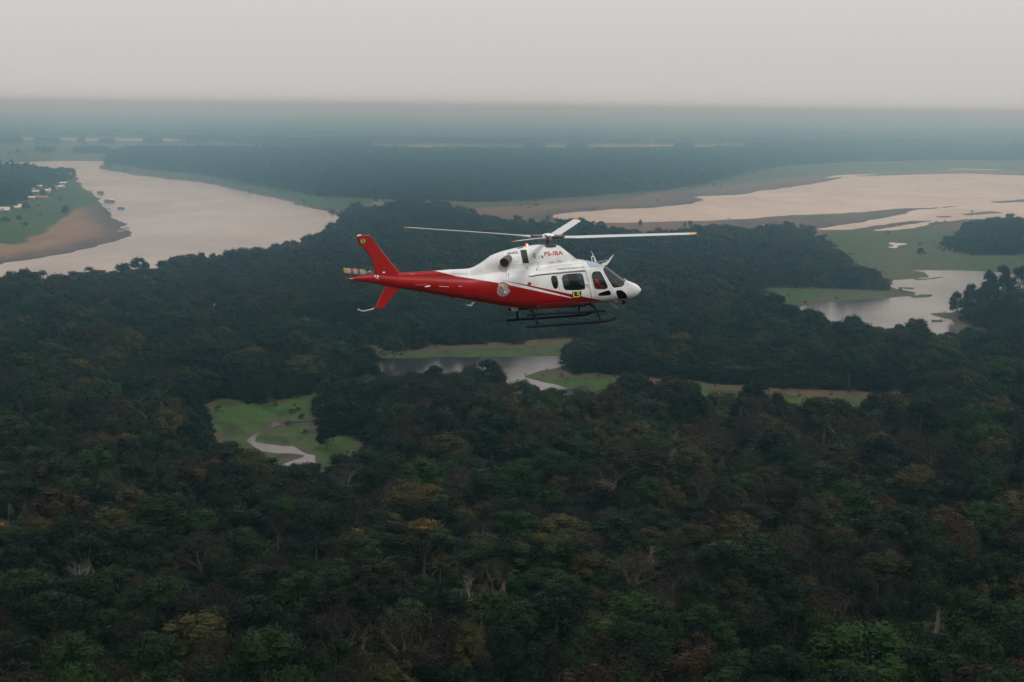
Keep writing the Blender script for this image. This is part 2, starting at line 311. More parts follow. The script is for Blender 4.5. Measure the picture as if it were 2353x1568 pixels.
# terrain sheet: fans out from under the camera, finer where the picture needs it
ang = np.concatenate([np.linspace(-180, -20, 17)[:-1], np.linspace(-20, -17, 20)[:-1], np.linspace(-17, 17, 880), np.linspace(17, 20, 20)[1:], np.linspace(20, 180, 17)[1:]])
ang = np.radians(ang[:-1])
yy = np.concatenate([[12.3, 14, 17, 21, 25, 29], np.arange(33, 62, 2.2), np.arange(62, 900, 1.62), np.linspace(905, 2200, 40)])
rad_ = np.concatenate([CAM_H * FPX / yy, [200, 120, 50]])
A, R = np.meshgrid(ang, rad_)
gx = (R * np.sin(A)).ravel(); gy = (R * np.cos(A)).ravel()
Fm, Wm, Gm = fields(gx, gy)
gz = land_height(gx, gy, Fm, Wm)
nr, na = A.shape
verts = np.column_stack([gx, gy, gz])
i = np.arange(nr - 1)[:, None] * na; j = np.arange(na)[None, :]; j2 = (j + 1) % na
quads = np.stack([i + j, i + na + j, i + na + j2, i + j2], -1).reshape(-1, 4)
me = bpy.data.meshes.new('ground')
me.vertices.add(len(verts)); me.vertices.foreach_set('co', verts.ravel())
me.loops.add(quads.size); me.loops.foreach_set('vertex_index', quads.ravel().astype(np.int32))
me.polygons.add(len(quads)); me.polygons.foreach_set('loop_start', np.arange(0, quads.size, 4, dtype=np.int32))
me.polygons.foreach_set('use_smooth', np.ones(len(quads), bool))
me.update(calc_edges=True)
nzf = fbm(gx / 16, gy / 40, 71)
mudline = 1.5 + 13 * fbm(gx / 24, gy / 50, 75)
near_mud = ss(-mudline - 5, -mudline + 3, Fm + 0 * gx)      # bare strip along the forest edge
near_mud = np.where(gy < 1350, near_mud, near_mud * .3)
grass = ss(-3, 3, Gm + nzf * 5) * (1 - near_mud)
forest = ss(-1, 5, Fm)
wet = ss(-48, -2, Wm + nzf * 16)
lush = np.where((gx < -130) & (gy > 1300) & (gy < 3200), 1.0, np.where(gy < 1350, .75, np.where((gx > 350) & (gy < 2300), .55, .15)))
sandy = ss(-120, -200, gx) * ss(1250, 1500, gy) * ss(3000, 2500, gy)
for nm, arr in (('sandy', sandy), ('grass', grass), ('forest', forest), ('wet', wet), ('lush', lush)):
    at_ = me.attributes.new(nm, 'FLOAT', 'POINT'); at_.data.foreach_set('value', arr.astype(np.float32))
gm, tr, b = new_mat('ground_soil_and_grass')
def attr(n): a = N(tr, 'ShaderNodeAttribute', attribute_name=n); return a.outputs['Fac']
geo = N(tr, 'ShaderNodeNewGeometry')
mp = N(tr, 'ShaderNodeMapping'); mp.inputs['Scale'].default_value = (1, .45, 1); tr.links.new(geo.outputs['Position'], mp.inputs[0])
def noise(scale, det=5, rough=.6):
    n = N(tr, 'ShaderNodeTexNoise'); n.inputs['Scale'].default_value = scale; n.inputs['Detail'].default_value = det; n.inputs['Roughness'].default_value = rough
    tr.links.new(mp.outputs[0], n.inputs['Vector']); return n.outputs[0]
def mixc(f, a, bb):
    n = N(tr, 'ShaderNodeMix', data_type='RGBA')
    for sock, v in ((0, f), (6, a), (7, bb)):
        if hasattr(v, 'links') or isinstance(v, bpy.types.NodeSocket): tr.links.new(v, n.inputs[sock])
        elif sock == 0: n.inputs[0].default_value = v
        else: n.inputs[sock].default_value = (*v, 1)
    return n.outputs[2]
def rng(v, a, bb, c=0, d=1):
    n = N(tr, 'ShaderNodeMapRange'); tr.links.new(v, n.inputs[0])
    for k, q in zip((1, 2, 3, 4), (a, bb, c, d)): n.inputs[k].default_value = q
    return n.outputs[0]
n1 = noise(.035); n2 = noise(.14, 6); n3 = noise(.006, 4)
gdry = mixc(rng(n1, .35, .65), (.058, .086, .032), (.088, .092, .046))
glush = mixc(rng(n1, .4, .62), (.026, .088, .018), (.042, .074, .022))
gr = mixc(attr('lush'), gdry, glush)
gr = mixc(rng(n2, .46, .60, 0, .8), gr, (.018, .034, .010))
gr = mixc(rng(noise(.5, 4), .52, .62, 0, .55), gr, (.075, .085, .030))
gr = mixc(rng(n3, .5, .62, 0, .55), gr, (.095, .082, .045))
mud = mixc(rng(n1, .35, .65), (.115, .080, .058), (.085, .060, .046))
mud = mixc(rng(n2, .4, .62, 0, .7), mud, (.175, .118, .080))
mud = mixc(rng(noise(.09, 7, .75), .54, .62, 0, .6), mud, (.050, .050, .028))
mud = mixc(rng(n3, .42, .6, 0, .5), mud, (.17, .112, .072))
mud = mixc(rng(attr('lush'), .6, .75, 0, .8), mud, mixc(rng(n2, .4, .6), (.060, .050, .030), (.088, .066, .045)))
mud = mixc(attr('sandy'), mud, mixc(rng(n1, .35, .65), (.25, .155, .10), (.175, .115, .08)))
mud = mixc(attr('wet'), mud, (.075, .055, .050))
base = mixc(attr('grass'), mud, gr)
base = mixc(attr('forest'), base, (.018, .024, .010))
tr.links.new(base, b.inputs['Base Color']); b.inputs['Roughness'].default_value = .9; b.inputs['Specular IOR Level'].default_value = .1
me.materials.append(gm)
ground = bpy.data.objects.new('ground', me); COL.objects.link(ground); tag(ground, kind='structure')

# water sheets
def water_mat(name, col, rough, bump, scale):
    m, tt, b = new_mat(name)
    b.inputs['Base Color'].default_value = (*col, 1); b.inputs['Roughness'].default_value = rough
    b.inputs['IOR'].default_value = 1.333
    g_ = N(tt, 'ShaderNodeNewGeometry'); mp_ = N(tt, 'ShaderNodeMapping'); mp_.inputs['Scale'].default_value = (1, .6, 1)
    tt.links.new(g_.outputs['Position'], mp_.inputs[0])
    n = N(tt, 'ShaderNodeTexNoise'); n.inputs['Scale'].default_value = scale; n.inputs['Detail'].default_value = 5
    tt.links.new(mp_.outputs[0], n.inputs['Vector'])
    n2 = N(tt, 'ShaderNodeTexNoise'); n2.inputs['Scale'].default_value = .012; n2.inputs['Detail'].default_value = 4
    mp2 = N(tt, 'ShaderNodeMapping'); mp2.inputs['Scale'].default_value = (.5, 1.2, 1); tt.links.new(g_.outputs['Position'], mp2.inputs[0])
    tt.links.new(mp2.outputs[0], n2.inputs['Vector'])
    rg = N(tt, 'ShaderNodeMapRange'); rg.inputs[1].default_value = .35; rg.inputs[2].default_value = .65; rg.inputs[3].default_value = .8; rg.inputs[4].default_value = 1
    tt.links.new(n2.outputs[0], rg.inputs[0])
    bp = N(tt, 'ShaderNodeBump'); bp.inputs['Strength'].default_value = 1.0
    ml = N(tt, 'ShaderNodeMath', operation='MULTIPLY'); ml.inputs[1].default_value = bump
    tt.links.new(rg.outputs[0], ml.inputs[0]); tt.links.new(ml.outputs[0], bp.inputs['Distance'])
    tt.links.new(n.outputs[0], bp.inputs['Height']); tt.links.new(bp.outputs[0], b.inputs['Normal'])
    # silt streaks
    mixn = N(tt, 'ShaderNodeMix', data_type='RGBA'); mixn.inputs[6].default_value = tuple(c * 1.15 for c in col) + (1,); mixn.inputs[7].default_value = tuple(c * .78 for c in col) + (1,)
    n3 = N(tt, 'ShaderNodeTexNoise'); n3.inputs['Scale'].default_value = .006; n3.inputs['Detail'].default_value = 7; n3.inputs['Roughness'].default_value = .62; n3.inputs['Distortion'].default_value = .6
    mp3 = N(tt, 'ShaderNodeMapping'); mp3.inputs['Scale'].default_value = (1.3, .5, 1); mp3.inputs['Rotation'].default_value = (0, 0, .5); tt.links.new(g_.outputs['Position'], mp3.inputs[0]); tt.links.new(mp3.outputs[0], n3.inputs['Vector'])
    rg3 = N(tt, 'ShaderNodeMapRange'); rg3.inputs[1].default_value = .38; rg3.inputs[2].default_value = .62; tt.links.new(n3.outputs[0], rg3.inputs[0])
    rgh = N(tt, 'ShaderNodeMapRange'); rgh.inputs[3].default_value = rough * .7; rgh.inputs[4].default_value = rough * 1.6; tt.links.new(rg3.outputs[0], rgh.inputs[0]); tt.links.new(rgh.outputs[0], b.inputs['Roughness'])
    tt.links.new(rg3.outputs[0], mixn.inputs[0]); tt.links.new(mixn.outputs[2], b.inputs['Base Color'])
    return m
def sheet(name, x0, x1, y0, y1, m, z=0.0):
    gq = Geo(); gq.add([(x0, y0, z), (x1, y0, z), (x1, y1, z), (x0, y1, z)], [(0, 1, 2, 3)])
    o = gq.build(name, m); tag(o, kind='structure'); return o
WM_R = water_mat('silty_river_water', (.20, .150, .130), .12, .10, .5)
WM_L = water_mat('pale_lake_water', (.42, .30, .20), .12, .06, .5)
WM_D = water_mat('dark_lagoon_water', (.035, .034, .036), .12, .10, .6)
Geo.strip = None
bx = lambda p, m=60: (p[:, 0].min() - m, p[:, 0].max() + m, p[:, 1].min() - m, p[:, 1].max() + m)
def water_poly(name, poly, m, grow=25):
    """water surface of one body, running a little under its banks"""
    from mathutils.geometry import tessellate_polygon
    c = poly.copy(); n = len(c)
    area = .5 * np.sum(c[:, 0] * np.roll(c[:, 1], -1) - np.roll(c[:, 0], -1) * c[:, 1])
    if area < 0: c = c[::-1]
    e = np.roll(c, -1, 0) - c; e /= np.linalg.norm(e, axis=1)[:, None] + 1e-9
    nrm = np.column_stack([e[:, 1], -e[:, 0]]); vn = nrm + np.roll(nrm, 1, 0); vn /= np.maximum(np.linalg.norm(vn, axis=1)[:, None], .6)
    q = c + vn * grow
    gq = Geo(); tri = tessellate_polygon([[Vector((p[0], p[1], 0)) for p in q]])
    gq.add([(p[0], p[1], 0) for p in q], [tuple(f) for f in tri])
    o = gq.build(name, m); tag(o, kind='structure'); return o
def hullbox(polys, m=80):
    a = np.concatenate(polys); return a[:, 0].min() - m, a[:, 0].max() + m, a[:, 1].min() - m, a[:, 1].max() + m
b_ = hullbox([RIVER]); 
far_y = g(1176, 356)[1]
sheet('river_water', b_[0] - 400, 0 + 20, g(0, 700)[1] - 60, far_y, WM_R)
lk = hullbox([LAKE, LAKE2]); y_split = g(2100, 600)[1]
sheet('lake_water', 20.001, 4000, y_split, far_y, WM_L)
sheet('lagoon_water', 20.001, 2000, 500, y_split - .001, WM_D)
sheet('creek_water', -1200, 20, 350, g(0, 700)[1] - 60.001, WM_D)
sheet('far_river_water', -4000, 4000, far_y + .001, 9000, WM_L)

# ------------------------------------------------------------------ trees
BARK = flat('grey_brown_bark', (.10, .085, .068), .9, noise=.25, nscale=1)
PALEBARK = flat('pale_dead_wood', (.15, .13, .11), .9, noise=.3, nscale=1)
GREYBARK = flat('dull_grey_twigs', (.085, .068, .060), .9, noise=.3, nscale=.5)
L_DARK = leaf_mat('dark_green_leaves', (0.0048, 0.0105, 0.0025), (0.0085, 0.0170, 0.0040))
L_MID = leaf_mat('mid_green_leaves', (0.0068, 0.0175, 0.0030), (0.0125, 0.0280, 0.0045))
L_OLIVE = leaf_mat('olive_leaves', (0.0190, 0.0190, 0.0055), (0.0330, 0.0300, 0.0080))
L_BRIGHT = leaf_mat('fresh_green_leaves', (0.0070, 0.0190, 0.0035), (0.0135, 0.0290, 0.0050))
L_ORANGE = leaf_mat('leaves_with_orange_blossom', (.012, .021, .007), (.02, .027, .008), (.15, .066, .010), .47)
L_BROWN = leaf_mat('dry_brown_leaves', (0.0185, 0.0150, 0.0085), (0.0280, 0.0210, 0.0110))
L_RUST = leaf_mat('rusty_leaves', (0.0200, 0.0125, 0.0055), (0.0270, 0.0160, 0.0060))
L_PALM = leaf_mat('palm_fronds', (0.0120, 0.0190, 0.0060), (0.0210, 0.0280, 0.0090))
L_STRAW = leaf_mat('straw_fronds', (.055, .045, .024), (.09, .07, .035))

def rnd_dirs(rs, n, zlo=-1):
    z = rs.uniform(zlo, 1, n); a = rs.uniform(0, 2 * math.pi, n); r = np.sqrt(1 - z * z)
    return np.column_stack([r * np.cos(a), r * np.sin(a), z])
def leaf_quads(rs, c, nrm, size):
    n = len(c)
    nrm = nrm + rs.normal(0, .55, (n, 3)); nrm /= np.linalg.norm(nrm, axis=1)[:, None]
    a = np.cross(nrm, rs.normal(0, 1, (n, 3))); a /= np.linalg.norm(a, axis=1)[:, None]; bb = np.cross(nrm, a)
    s1 = (size * rs.uniform(.5, 1.2, n))[:, None]; s2 = (size * rs.uniform(.4, .9, n))[:, None]
    k = rs.uniform(-.25, .25, (n, 1)) * size
    v = np.stack([c - a * s1, c - bb * s2 + nrm * k, c + a * s1, c + bb * s2 + nrm * k], 1)
    return v.reshape(-1, 3), (np.arange(n)[:, None] * 4 + np.arange(4)[None]).tolist()
def crown_geo(seed, R=5.0, H=13.0, depth=9.0, nl=19, leaves=2600, size=.26, flatk=1.0, core=True, gap=0.0, mi=0):
    rs = np.random.RandomState(seed); G_ = Geo()
    cz = H - depth
    lobes = []
    for k in range(nl):
        a = rs.uniform(0, 6.283); z = rs.uniform(-.05, 1) ** 1 if k % 3 else rs.uniform(.6, 1); q = math.sqrt(max(0, 1 - z * z))
        lr = R * rs.uniform(.26, .44); f_ = rs.uniform(.66, .80)
        lobes.append((np.array([q * R * f_ * math.cos(a), q * R * f_ * math.sin(a), cz + z * (depth - lr * .75 * flatk)]), lr))
    tot = sum(l[1] ** 2 for l in lobes)
    for c, lr in lobes:
        n = max(6, int(leaves * lr * lr / tot))
        d = rnd_dirs(rs, n, -.45); rr = lr * rs.uniform(.78, 1.08, (n, 1)) * (1 + .18 * np.sin(d[:, :1] * 5 + seed) * np.cos(d[:, 1:2] * 6))
        pos = c + d * rr * np.array([1, 1, .92 * flatk])
        v, f = leaf_quads(rs, pos, d + np.array([0, 0, .12]), size)
        G_.add(v, f, mi)
        if core:
            m = 6; vs = []; fs = []
            for ii, ph in enumerate((-.5, .35, 1.0)):
                for jj in range(m):
                    aa = 6.283 * jj / m + ii * .5
                    vs.append(c + lr * .80 * np.array([math.cos(aa) * math.cos(ph), math.sin(aa) * math.cos(ph), math.sin(ph) * .9 * flatk]) * rs.uniform(.85, 1.05))
            for ii in range(2):
                for jj in range(m): fs.append((ii * m + jj, ii * m + (jj + 1) % m, (ii + 1) * m + (jj + 1) % m, (ii + 1) * m + jj))
            fs += [tuple(range(2 * m, 3 * m)), tuple(reversed(range(m)))]
            G_.add(vs, fs, mi)
    # skirt of foliage towards the ground
    n = leaves // 5
    d = rnd_dirs(rs, n, -.2); pos = d * np.array([R * .8, R * .8, depth * .8]) * rs.uniform(.75, 1.0, (n, 1)) + np.array([0, 0, cz - .4])
    v, f = leaf_quads(rs, pos, d, size * 1.1); G_.add(v, f, mi)
    return G_, lobes
def limb(G_, rs, p, d, L, r, lev, mi, bend=.35, n=5, kids=(2, 4), tipr=.35):
    pts = [Vector(p)]; dd = Vector(d).normalized(); k = 4
    rr = [r]
    for i in range(k):
        dd = (dd + Vector(rs.normal(0, bend * .35, 3)) + Vector((0, 0, .06))).normalized()
        pts.append(pts[-1] + dd * (L / k)); rr.append(r * (1 - (1 - tipr) * (i + 1) / k))
    G_.tube(pts, rr, n, mi, caps=False)
    if lev > 0:
        for q in range(rs.randint(kids[0], kids[1] + 1)):
            i0 = rs.randint(2, k + 1); ax = Vector(rnd_dirs(rs, 1)[0])
            nd = (dd + ax * rs.uniform(.5, .95)).normalized()
            if nd.z < -.1: nd.z *= -.3
            limb(G_, rs, pts[i0], nd, L * rs.uniform(.5, .75), rr[i0] * .68, lev - 1, mi, bend, max(3, n - 1), kids, tipr)
        limb(G_, rs, pts[-1], dd, L * .6, rr[-1], lev - 1, mi, bend, max(3, n - 1), kids, tipr)
def trunk_geo(seed, H=13, r=.28, targets=None, mi=0):
    rs = np.random.RandomState(seed); G_ = Geo()
    h0 = H * .5
    G_.tube([(0, 0, -.6), (rs.normal(0, .1), rs.normal(0, .1), h0 * .5), (rs.normal(0, .2), rs.normal(0, .2), h0)], [r * 1.35, r, r * .8], 6, mi)
    for c, lr in (targets or [])[:8]:
        s = Vector((0, 0, h0 * rs.uniform(.75, 1))); e = Vector(c) + Vector((0, 0, lr * .3)); md = (s + e) / 2 + Vector((0, 0, -.4))
        G_.tube([s, md, e], [r * .55, r * .35, r * .12], 4, mi, caps=False)
    return G_
def palm_geo(seed, H=12, L=4.2, nf=15, mi=0, dead=1):
    rs = np.random.RandomState(seed); G_ = Geo()
    top = Vector((rs.normal(0, .3), rs.normal(0, .3), H - 2.2))
    for k in range(nf):
        a = 6.283 * k / nf + rs.uniform(-.2, .2); el0 = rs.uniform(.35, 1.35); Lk = L * rs.uniform(.8, 1.1)
        straw = dead and k % 7 == 3
        if straw: el0 = rs.uniform(-.6, .1)
        p = top.copy(); pts = [p.copy()]; dirs = []
        nseg = 7
        for s_ in range(nseg):
            e = el0 - (s_ / nseg) ** 1.3 * rs.uniform(1.1, 1.6)
            d = Vector((math.cos(a) * math.cos(e), math.sin(a) * math.cos(e), math.sin(e)))
            p = p + d * Lk / nseg; pts.append(p.copy()); dirs.append(d)
        side = Vector((-math.sin(a), math.cos(a), 0))
        for s_ in range(nseg):
            w = Lk * .17 * math.sin(math.pi * (s_ + .9) / (nseg + 1)) ** .6
            for sg in (-1, 1):
                for h_ in (0, .5):
                    q0 = pts[s_].lerp(pts[s_ + 1], h_); q1 = pts[s_].lerp(pts[s_ + 1], h_ + .34)
                    tip = q1 + side * sg * w + dirs[s_] * w * .5 - Vector((0, 0, w * rs.uniform(.15, .6)))
                    G_.add([tuple(q0), tuple(q1), tuple(tip)], [(0, 1, 2)], mi + (1 if straw else 0))
    return G_, top
def lod_blob(seed, R=5.0, H=13.0, depth=10.5, n=150, size=.8, mi=0):
    """a whole tree for the middle and far distance"""
    return crown_geo(seed, R, H, depth, 11, n, size, 1.0, True, 0, mi)[0]

NEARCROWN = {}; NEARTRUNK = {}
PROTO = bpy.data.collections.new('tree_kinds')          # not linked to the scene: shapes for the instanced canopy
PROTO_MID = bpy.data.collections.new('tree_kinds_mid'); PROTO_FAR = bpy.data.collections.new('tree_kinds_far')
def joinmesh(name, parts):
    Gj = Geo(); mats = []
    for gg, mlist in parts:
        base_ = len(mats); mats += mlist
        v = np.concatenate(gg.v); n0 = Gj.n
        Gj.v.append(v); Gj.f += [tuple(i_ + n0 for i_ in q) for q in gg.f]; Gj.m += [base_ + k for k in gg.m]; Gj.n += len(v)
    return Gj.mesh(name, mats)
SPEC = []   # (key, crown mesh, trunk mesh)
def add_spec(key, crown, cm, trunk, tm):
    cmesh = crown.mesh(key + '_crown', cm); tmesh = trunk.mesh(key + '_trunk', tm)
    jm = joinmesh(key, [(crown, cm), (trunk, tm)])
    o = bpy.data.objects.new('k%02d_%s' % (len(SPEC), key), jm); PROTO.objects.link(o)
    SPEC.append((key, cmesh, tmesh))
for key, mat_, kw, seeds in (
    ('dark_broadleaf', L_DARK, dict(leaves=2900, size=.25), (1, 2, 3)),
    ('green_broadleaf', L_MID, dict(leaves=2900, size=.25, nl=18), (4, 5, 6)),
    ('olive_broadleaf', L_OLIVE, dict(leaves=2400, size=.24, nl=22, depth=8), (7, 8)),
    ('fresh_green_tree', L_BRIGHT, dict(leaves=2600, size=.26, nl=16, depth=6.4, flatk=.8), (9, 10)),
    ('orange_blossom_tree', L_ORANGE, dict(leaves=2800, size=.24, nl=22, depth=5.4, flatk=.65, R=5.8), (11, 12)),
    ('leafy_edge_tree', L_DARK, dict(leaves=3600, size=.26, nl=26, depth=12.6), (14, 15)),
    ('rusty_tree', L_RUST, dict(leaves=2400, size=.24, nl=20, depth=8), (13,))):
    for s_ in seeds:
        cg, lb = crown_geo(s_, **kw)
        add_spec(key, cg, [mat_], trunk_geo(s_ + 50, 13, .26, lb), [BARK])
for s_ in (21, 22):      # thin brown crown with the branches showing
    cg, lb = crown_geo(s_, leaves=1700, size=.17, nl=22, depth=7.5, core=False)
    tg = Geo(); rs = np.random.RandomState(s_)
    tg.tube([(0, 0, -.5), (0, 0, 6)], [.3, .22], 6)
    for q in range(5):
        a = q * 1.26; limb(tg, rs, (0, 0, rs.uniform(4.5, 6)), (math.cos(a), math.sin(a), 1.1), 3.4, .16, 2, 0)
    add_spec('thin_brown_tree', cg, [L_BROWN], tg, [GREYBARK])
for s_ in (31, 32, 33):  # leafless tree: trunk below, bare boughs as the crown
    cg = Geo(); rs = np.random.RandomState(s_)
    for q in range(6):
        a = q * 1.05 + rs.uniform(-.3, .3); limb(cg, rs, (0, 0, 5.6 + rs.uniform(-1, .5)), (math.cos(a), math.sin(a), rs.uniform(.7, 1.7)), 3.3, .15, 3, 0, .8, 5, (2, 3), .4)
    tg = Geo(); tg.tube([(0, 0, -.5), (.1, .1, 3), (0, 0, 6)], [.32, .24, .18], 7)
    add_spec('bare_tree', cg, [PALEBARK if s_ != 33 else GREYBARK], tg, [PALEBARK if s_ != 33 else GREYBARK])
for s_ in (41, 42):
    cg, top = palm_geo(s_)
    tg = Geo(); tg.tube([(0, 0, -.5), tuple(top * .5), tuple(top)], [.22, .16, .14], 6)
    add_spec('palm', cg, [L_PALM, L_STRAW], tg, [GREYBARK])
KI = {}
for i_, s_ in enumerate(SPEC): KI.setdefault(s_[0], []).append(i_)
MIDM = [L_DARK, L_DARK, L_MID, L_MID, L_OLIVE, L_BRIGHT, L_ORANGE, L_RUST, L_BROWN]
for i_, m_ in enumerate(MIDM):
    o = bpy.data.objects.new('m%02d' % i_, lod_blob(100 + i_, n=620, size=.42, depth=6 if m_ is L_ORANGE else 10.5).mesh('tree_mid', [m_])); PROTO_MID.objects.link(o)
for i_, m_ in enumerate([L_DARK, L_DARK, L_MID, L_MID, L_OLIVE, L_BROWN]):
    o = bpy.data.objects.new('f%02d' % i_, crown_geo(200 + i_, 5, 13, 10.5, 7, 130, .85)[0].mesh('tree_far', [m_])); PROTO_FAR.objects.link(o)
PROTO_PATCH = bpy.data.collections.new('canopy_patches')
for i_ in range(3):
    rs = np.random.RandomState(300 + i_); Gp = Geo()
    for q in range(46):
        x_, y_ = rs.uniform(-64, 64, 2); r_ = rs.uniform(7, 13); h_ = rs.uniform(9, 16)
        m = 5; vs = [(x_ + r_ * math.cos(6.283 * k / m), y_ + r_ * math.sin(6.283 * k / m), 0) for k in range(m)] + \
             [(x_ + .8 * r_ * math.cos(6.283 * k / m + .4), y_ + .8 * r_ * math.sin(6.283 * k / m + .4), h_ * rs.uniform(.6, .85)) for k in range(m)] + [(x_, y_, h_)]
        Gp.add(vs, [(k, (k + 1) % m, m + (k + 1) % m, m + k) for k in range(m)] + [(m + k, m + (k + 1) % m, 2 * m) for k in range(m)])
    o = bpy.data.objects.new('p%02d' % i_, Gp.mesh('canopy_patch', [[L_DARK, L_MID, L_OLIVE][i_]])); PROTO_PATCH.objects.link(o)

def scatter(name, coll, pts, kind, rz, sc):
    me_ = bpy.data.meshes.new(name); me_.vertices.add(len(pts)); me_.vertices.foreach_set('co', np.asarray(pts, np.float32).ravel())
    for nm, ty, arr in (('kind', 'INT', kind.astype(np.int32)), ('rz', 'FLOAT', rz.astype(np.float32))):
        a_ = me_.attributes.new(nm, ty, 'POINT'); a_.data.foreach_set('value', arr)
    a_ = me_.attributes.new('sc', 'FLOAT_VECTOR', 'POINT'); a_.data.foreach_set('vector', sc.astype(np.float32).ravel())
    o = bpy.data.objects.new(name, me_); COL.objects.link(o)
    ng = bpy.data.node_groups.new(name, 'GeometryNodeTree')
    ng.interface.new_socket('Geometry', in_out='INPUT', socket_type='NodeSocketGeometry')
    ng.interface.new_socket('Geometry', in_out='OUTPUT', socket_type='NodeSocketGeometry')
    gi = ng.nodes.new('NodeGroupInput'); go = ng.nodes.new('NodeGroupOutput')
    ip = ng.nodes.new('GeometryNodeInstanceOnPoints'); ci = ng.nodes.new('GeometryNodeCollectionInfo')
    ci.inputs['Collection'].default_value = coll; ci.inputs['Separate Children'].default_value = True; ci.inputs['Reset Children'].default_value = True
    def na_(nm, ty):
        n_ = ng.nodes.new('GeometryNodeInputNamedAttribute'); n_.data_type = ty; n_.inputs['Name'].default_value = nm; return n_.outputs['Attribute']
    cb = ng.nodes.new('ShaderNodeCombineXYZ'); er = ng.nodes.new('FunctionNodeEulerToRotation')
    ng.links.new(na_('rz', 'FLOAT'), cb.inputs[2]); ng.links.new(cb.outputs[0], er.inputs[0])
    ng.links.new(gi.outputs[0], ip.inputs['Points']); ng.links.new(ci.outputs[0], ip.inputs['Instance'])
    ip.inputs['Pick Instance'].default_value = True
    ng.links.new(na_('kind', 'INT'), ip.inputs['Instance Index']); ng.links.new(er.outputs[0], ip.inputs['Rotation']); ng.links.new(na_('sc', 'FLOAT_VECTOR'), ip.inputs['Scale'])
    ng.links.new(ip.outputs[0], go.inputs[0])
    md = o.modifiers.new('scatter', 'NODES'); md.node_group = ng
    return o
HALF = RAD(17.2)
RS = np.random.RandomState(5)
def grid_pts(r0, r1, sp, jit=.42, edge=1.0):
    xm = r1 * math.sin(HALF) + 10
    xs = np.arange(-xm, xm, sp); ys = np.arange(r0 * math.cos(HALF) - 5, r1, sp * .92)
    X, Y = np.meshgrid(xs, ys); X[1::2] += sp / 2
    X = X.ravel() + RS.uniform(-jit, jit, X.size) * sp; Y = Y.ravel() + RS.uniform(-jit, jit, Y.size) * sp
    r = np.hypot(X, Y); k = (r >= r0) & (r < r1) & (np.abs(np.arctan2(X, Y)) < HALF)
    X, Y = X[k], Y[k]
    Fm_, Wm_, _ = fields(X, Y)
    k = Fm_ > edge
    X, Y, Fm_, Wm_ = X[k], Y[k], Fm_[k], Wm_[k]
    return X, Y, land_height(X, Y, Fm_, Wm_) , Fm_
# notable trees standing out in the picture: (x, y of the crown top, height, crown scale, kind, label)
NOTE = []
def note(px, py, H, s, kind, label, cat='tree', v=0):
    NOTE.append((at(px, py, H), H, s, kind, label, cat, v))
note(300, 772, 15, 1.3, 'orange_blossom_tree', 'orange blossoming tree, farthest left of the pair above the dark wooded slope')
note(505, 797, 15, 1.25, 'orange_blossom_tree', 'flat orange blossoming tree left of its brighter neighbour in the middle forest')
note(583, 802, 16, 1.45, 'orange_blossom_tree', 'brightest orange blossoming tree in the middle forest left of the channel', v=1)
note(521, 783, 15, .9, 'orange_blossom_tree', 'small orange blossoming tree behind the pair left of the channel')
note(14, 780, 15, 1.3, 'orange_blossom_tree', 'orange blossoming tree at the left edge of the middle forest', v=1)
note(145, 818, 15, 1.5, 'orange_blossom_tree', 'wide dull orange tree on the left slope of the middle forest')
note(185, 832, 15, 1.1, 'orange_blossom_tree', 'narrow dull orange tree right of the wide one on the left slope', v=1)
note(1562, 881, 17, 1.7, 'orange_blossom_tree', 'tall orange domed tree in front of the brown strip right of centre')
note(1650, 906, 15, 1.1, 'orange_blossom_tree', 'small orange tree right of the tall orange domed tree', v=1)
note(1390, 898, 15, 1.6, 'rusty_tree', 'rusty flat crowned tree by the end of the channel')
note(900, 1206, 17, 1.5, 'orange_blossom_tree', 'broad orange crowned tree in the centre foreground, left of the brightest')
note(975, 1203, 17, 1.4, 'orange_blossom_tree', 'brightest orange crowned tree of the centre foreground', v=1)
note(830, 1222, 16, 1.2, 'orange_blossom_tree', 'dim orange crowned tree at the left end of the orange row in the foreground')
note(1230, 1232, 16, 1.2, 'orange_blossom_tree', 'dull orange crowned tree right of the orange row in the foreground')
note(1330, 1242, 15, .9, 'orange_blossom_tree', 'small dull orange tree at the right end of the foreground orange row', v=1)
note(1590, 879, 15, 1.0, 'green_broadleaf', 'round green tree beside the tall orange domed tree')
note(1738, 880, 19, 1.75, 'dark_broadleaf', 'large dark domed tree standing before the brown strip right of centre')
note(1120, 829, 19, 1.6, 'dark_broadleaf', 'large dark domed tree at the near bank of the channel below the skids')
note(1320, 972, 17, 1.5, 'fresh_green_tree', 'big fresh green domed tree in the centre right forest')
note(640, 1440, 15, 1.25, 'bare_tree', 'pale leafless tree spreading its boughs near the bottom left of centre')
note(838, 1437, 15, 1.2, 'bare_tree', 'grey leafless tree near the bottom, right of the pale spreading one', v=1)
note(1090, 1300, 19, 1.35, 'bare_tree', 'tall pale leafless tree in the lower centre forest', v=1)
note(1160, 1300, 17, 1.1, 'palm', 'palm with straw fronds right of the tall pale leafless tree', 'palm tree')
note(430, 1500, 14, 1.0, 'bare_tree', 'pale dead tree in front of the yellowish green crown at the lower left', v=1)
note(450, 1415, 17, 1.75, 'olive_broadleaf', 'tall yellowish green tree above a pale dead trunk at the lower left')
note(795, 1060, 17, 1.7, 'bare_tree', 'grey leafless tree beside the pale pool', v=2)
note(870, 1075, 16, 1.5, 'thin_brown_tree', 'grey brown thin crowned tree right of the leafless tree by the pool')
note(1065, 1075, 17, 1.7, 'thin_brown_tree', 'wide grey brown tree in the centre of the forest', v=1)
note(960, 1055, 17, 1.45, 'fresh_green_tree', 'fresh green tree between the two grey brown ones at the centre', v=1)
note(1985, 1440, 19, 2.3, 'fresh_green_tree', 'broad fresh green tree spreading in the lower right')
